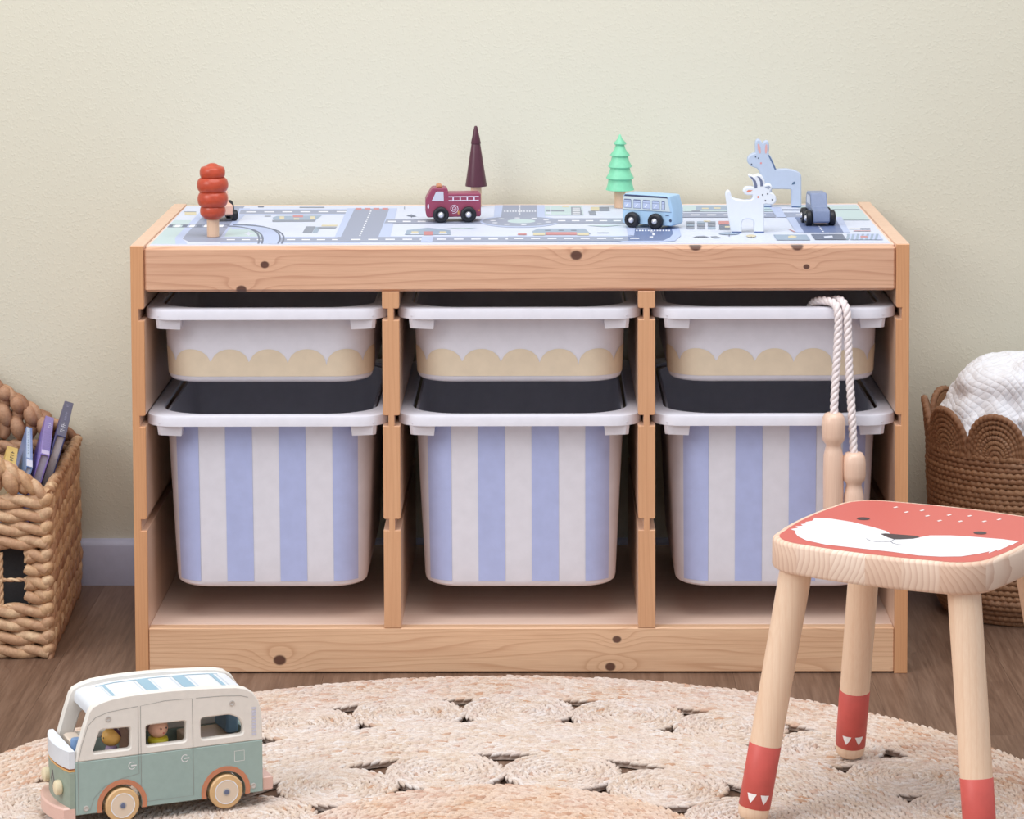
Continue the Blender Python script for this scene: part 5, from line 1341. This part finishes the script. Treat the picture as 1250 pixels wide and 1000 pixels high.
def leaf(mb, p, d, L, r, flat, nrm):
    """one flattened woven leaf at p along d"""
    p, d, nrm = Vector(p), Vector(d).normalized(), Vector(nrm); w = d.cross(nrm).normalized(); rings = []
    for q, k in ((-.5, .25), (-.38, .72), (-.15, 1), (.15, 1), (.38, .72), (.5, .25)):
        rings.append([p + d * L * q + w * (math.cos(2 * PI * a / 8) * r * k) + nrm * (math.sin(2 * PI * a / 8) * r * flat * k) for a in range(8)])
    mb.loft(rings)
ns = 15
for sx, xx, sg in ((0, 0, 1), (1, -BW2, -1)):
    for i in range(ns):
        z = .008 + i * (BZ - .010) / (ns - 1); mb = MB(); n = 17
        for j in range(n):
            y = .006 + (BD - .012) * (j + (.5 if i % 2 else 0)) / n
            if y > BD - .006: continue
            up_ = .75 + rr_.uniform(-.12, .12)
            leaf(mb, (xx + sg * rr_.uniform(-.001, .0012), y, z + rr_.uniform(-.001, .001)), (0, 1, up_ if (i + 1) % 1 == 0 else -up_), .0315, .0078, .72, (sg, 0, 0))
        mb.build('woven_row', HYA if i % 3 else HYB, BK, angle=70)
    row('rim_row', [(xx, .002 + (BD - .004) * j / 16, BZ + .001) for j in range(17)], .0080, .05)
for cx, cy in ((-.002, .002), (-BW2 + .002, .002)):
    mb = MB()
    for i in range(12): leaf(mb, (cx, cy - .002, .009 + i * .0172), (.25, -.25, 1), .021, .0098, .9, (.7, -.7, 0))
    mb.build('corner_wrap', HYA, BK, angle=70)
for i in range(12):
    z = .0085 + i * .0172
    row('woven_row', [(-.001 - (BW2 - .002) * j / 12, BD, z) for j in range(13)], .0098, .046, HYB)
MB().box(-BW2 + .004, -.004, .004, BD - .004, .003, .009, .001).build('base', HYB, BK)
# thin cane lining closes the weave
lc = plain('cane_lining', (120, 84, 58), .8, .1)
MB().box(-.0035, -.0015, .006, BD - .006, .010, BZ - .004).build('side_lining', lc, BK)
MB().box(-BW2 + .0015, -BW2 + .0035, .006, BD - .006, .010, BZ - .004).build('side_lining', lc, BK)
MB().box(-BW2 + .004, -.004, BD - .004, BD - .002, .010, BZ - .004).build('back_lining', lc, BK)

# books stand spine up, running back into the basket
def book(near, far, lean, th, wd, cover, pages, spine_marks, label, group='books in the woven basket'):
    """near/far: ends of the spine (top edge middle); lean in degrees towards +x"""
    n, f = Vector(near), Vector(far); L = (f - n).length
    t = empty('book', near)
    yaw = math.atan2(-(f.x - n.x), f.y - n.y)
    t.rotation_euler = (0, math.radians(lean), yaw)
    CV = attr_or(cover); PG = plain('book_pages', pages, .8, .05, nscale=300)
    c = .0016
    MB().box(-th / 2 + c, th / 2 - c, .003, L - .003, -wd + .003, -.002, 0).build('pages', PG, t)
    cv = MB()
    cv.box(-th / 2, -th / 2 + c, 0, L, -wd, -.0012, .0004); cv.box(th / 2 - c, th / 2, 0, L, -wd, -.0012, .0004)
    cov = cv.build('cover', CV, t)
    sp = MB().box(-th / 2, th / 2, 0, L, -.0014, 0, .0005).build('spine', CV, t)
    if spine_marks:
        mk = MB()
        for (x0, x1, y0, y1, col) in spine_marks:
            mk.add([(x0 * th, y0 * L, .0003), (x1 * th, y0 * L, .0003), (x1 * th, y1 * L, .0003), (x0 * th, y1 * L, .0003)], [(0, 1, 2, 3)], lin(col))
        mk.build('spine_print', INK, sp, smooth=False, fix=False)
    return tag(t, label, 'book', group)
_cm = {}
def attr_or(rgb):
    if rgb not in _cm: _cm[rgb] = plain('book_cover_%d_%d_%d' % rgb, rgb, .35, .03)
    return _cm[rgb]
WTX = (224, 228, 244)
rb = random.Random(5)
def letters(x0, x1, y0, y1, n, col):
    out = []
    for i in range(n):
        a, b = y0 + (y1 - y0) * i / n, y0 + (y1 - y0) * (i + .62) / n
        k = rb.choice((0, 1, 2, 3))
        out.append((x0, x1 if k else (x0 + x1) / 2, a, a + (b - a) * .4, col))
        if k > 1: out.append((x0, x0 + (x1 - x0) * .3, a, b, col))
        if k != 2: out.append((x0 + (x1 - x0) * .4, x0 + (x1 - x0) * .6, a, b, col))
    return out
book((-.5847, .170, .2610), (-.6115, .405, .2610), 18, .0125, .264, (60, 64, 110), (176, 168, 172), letters(-.22, .2, .10, .38, 6, WTX) + letters(-.1, .16, .44, .70, 9, (160, 164, 198)) + letters(-.2, .1, .84, .92, 2, (170, 172, 200)), 'tall navy picture book leaning against the side of the woven basket')
book((-.6020, .150, .2408), (-.6380, .405, .2408), 18, .0120, .242, (140, 122, 196), (168, 160, 178), [(-.42, .42, .005, .10, (206, 196, 236))] + letters(-.05, .3, .70, .84, 3, (226, 220, 246)) + [(-.4, .4, .14 + .04 * i, .148 + .04 * i, (166, 150, 214)) for i in range(13)], 'violet picture book standing spine up beside the navy book')
book((-.6203, .140, .2272), (-.6655, .402, .2272), 18, .0085, .226, (128, 156, 206), (214, 218, 230), [(-.45, .1, .2, .98, (196, 214, 238)), (-.45, .45, 0, .16, (222, 226, 240))] + letters(-.3, -.05, .3, .9, 9, (110, 150, 180)), 'thin light blue picture book between the violet and yellow books')
book((-.6463, .140, .2220), (-.6685, .292, .2220), 18, .0150, .219, (222, 190, 112), (220, 206, 176), letters(-.1, .2, .2, .85, 6, (110, 96, 76)), 'small yellow book in the woven basket')
book((-.650, .094, .150), (-.650, .110, .150), 0, .075, .138, (15, 16, 19), (60, 58, 60), [], 'near-black block added behind the little basket window as its inner shade')  # added near-black block, its colour stands in for shade inside the basket

# ------------------------------------------------------------------ scalloped rope basket with blanket
SEAG = fibre('seagrass_rope', [(.15, lin((124, 86, 60))), (.45, lin((166, 124, 92))), (.7, lin((146, 104, 76))), (.95, lin((196, 158, 128)))], (110, 110, 45), .9)
RB = empty('rope_basket', (.6585, .316, 0))
tag(RB, 'round brown rope basket with scalloped rim holding a white blanket', 'basket')
def bprof(z):
    if z < .04: return .096 + .018 * math.sin(z / .04 * PI / 2)
    return .114 + .008 * min(1, (z - .04) / .15)
ZT = .222
def ring_tube(mb, r, z, rr, n=330, ph=0, a0=0, a1=2 * PI, twists=82):
    closed = abs(a1 - a0 - 2 * PI) < 1e-6
    P, rs = [], []
    for i in range(n if closed else n + 1):
        a = a0 + (a1 - a0) * i / n
        k = math.sin(a * twists + ph) + .4 * math.sin(a * 37 + ph * 3)
        P.append((r * math.cos(a) + 0, r * math.sin(a), z + .0005 * k)); rs.append(rr * (1 + .16 * k))
    mb.tube(P, rs, 7, closed=closed)
wl = MB(); z = .004; i = 0
while z < ZT:
    ring_tube(wl, bprof(z), z, .0043 + .0004 * math.sin(i * 2.1), ph=i * 1.9); z += .0070 + .0004 * math.sin(i * 1.3); i += 1
tag(wl.build('rope_wall', SEAG, RB, angle=80), kind='stuff')
MB().lathe([(.0001, .003), (.094, .003), (.110, .03), (.1165, .12), (.118, ZT), (.116, ZT), (.1145, .12), (.108, .03), (.092, .006), (.0001, .006)], 60).build('inner_wall', plain('basket_inner', (110, 74, 50), .85, .1), RB)
dphi = 36
for k in range(10):
    ph = -25.1 + k * dphi
    sc = MB(); RR = .1225
    half = math.radians(dphi / 2) * RR * .97
    def onc(u, zz, off=0):
        a = math.radians(ph) + u / RR; r = RR + off + .006 * max(0, (zz - ZT)) / .06
        return (r * math.sin(a), -r * math.cos(a), zz)
    hgt = .060
    for j in range(9):
        q = 1 - j / 9.0; q = max(.06, q - .02)
        P = []
        for t in range(61):
            an = PI * t / 60
            P.append(onc(-math.cos(an) * half * q, ZT - .004 + (math.sin(an) ** .8) * hgt * q, .0004 * math.sin(t * 1.9 + j)))
        sc.tube(P, [(.0044 if j == 0 else .0034) * (1 + .15 * math.sin(t * 1.9 + j)) for t in range(61)], 7)
    V = [onc(0, ZT - .004, -.0022)] + [onc(-math.cos(PI * t / 24) * half * .93, ZT - .004 + (math.sin(PI * t / 24) ** .8) * hgt * .93, -.0022) for t in range(25)]
    V2 = [(x * .985, y * .985, z) for x, y, z in V]
    sc.add(V + V2, [(0, t, t + 1) for t in range(1, 25)] + [(26, 27 + t, 26 + t) for t in range(1, 25)] + [(t, t + 1, t + 27, t + 26) for t in range(1, 25)])
    sc.build('scallop', SEAG, RB, angle=80)
# blanket
m = NT('white_muslin'); v = m.coord()
sep = m.n('ShaderNodeSeparateXYZ'); m.l(v, sep.inputs[0])
warp = m.math('MULTIPLY', m.noise(v, 12, 2), .05)
KQ = PI / .0125
qa = m.math('ABSOLUTE', m.math('SINE', m.math('MULTIPLY', m.math('ADD', m.math('ADD', sep.outputs[0], sep.outputs[2]), warp), KQ)))
qb = m.math('ABSOLUTE', m.math('SINE', m.math('MULTIPLY', m.math('ADD', m.math('SUBTRACT', sep.outputs[0], sep.outputs[2]), m.math('SUBTRACT', warp, sep.outputs[1])), KQ)))
quilt = m.math('POWER', m.math('MULTIPLY', qa, qb), .5)
nz = m.noise(v, 90, 4)
m.color(m.mix(m.math('MULTIPLY', nz, .2), lin((243, 244, 250)), lin((232, 233, 241)))); m.rough(.9)
m.b.inputs['Sheen Weight'].default_value = .2
m.bump(m.math('ADD', m.math('MULTIPLY', quilt, 1.1), nz), .4, .003)
MUS = m.m
def cloth_lump(mb, c, rx, ry, rz, seed, amp=.14, n=56):
    V, F = [], []
    for i in range(n + 1):
        th = PI * i / n
        for j in range(2 * n):
            ph = PI * j / n
            d = Vector((math.sin(th) * math.cos(ph), math.sin(th) * math.sin(ph), math.cos(th)))
            s = 1 + amp * (noise.noise(d * 1.6 + Vector((seed, 0, 0))) + .55 * noise.noise(d * 3.7 + Vector((0, seed, 0))) - .35 * abs(noise.noise(d * 5.5 + Vector((seed, seed, 1)))))
            V.append((c[0] + d.x * rx * s, c[1] + d.y * ry * s, c[2] + d.z * rz * s))
    for i in range(n):
        for j in range(2 * n): F.append((i * 2 * n + j, i * 2 * n + (j + 1) % (2 * n), (i + 1) * 2 * n + (j + 1) % (2 * n), (i + 1) * 2 * n + j))
    mb.add(V, F)
BLK = empty('muslin_blanket', (.6585, .316, .20))
tag(BLK, 'crumpled white muslin blanket heaped in the scalloped rope basket', 'blanket')
b1 = MB(); cloth_lump(b1, (-.002, .012, .052), .106, .092, .092, 2.3); b1.build('upper_fold', MUS, BLK, angle=90)
b2 = MB(); cloth_lump(b2, (.035, -.052, .040), .062, .050, .058, 7.7, .2); b2.build('lower_fold', MUS, BLK, angle=90)
b3 = MB(); cloth_lump(b3, (-.055, -.040, .022), .048, .050, .046, 4.1, .2); b3.build('lower_fold', MUS, BLK, angle=90)
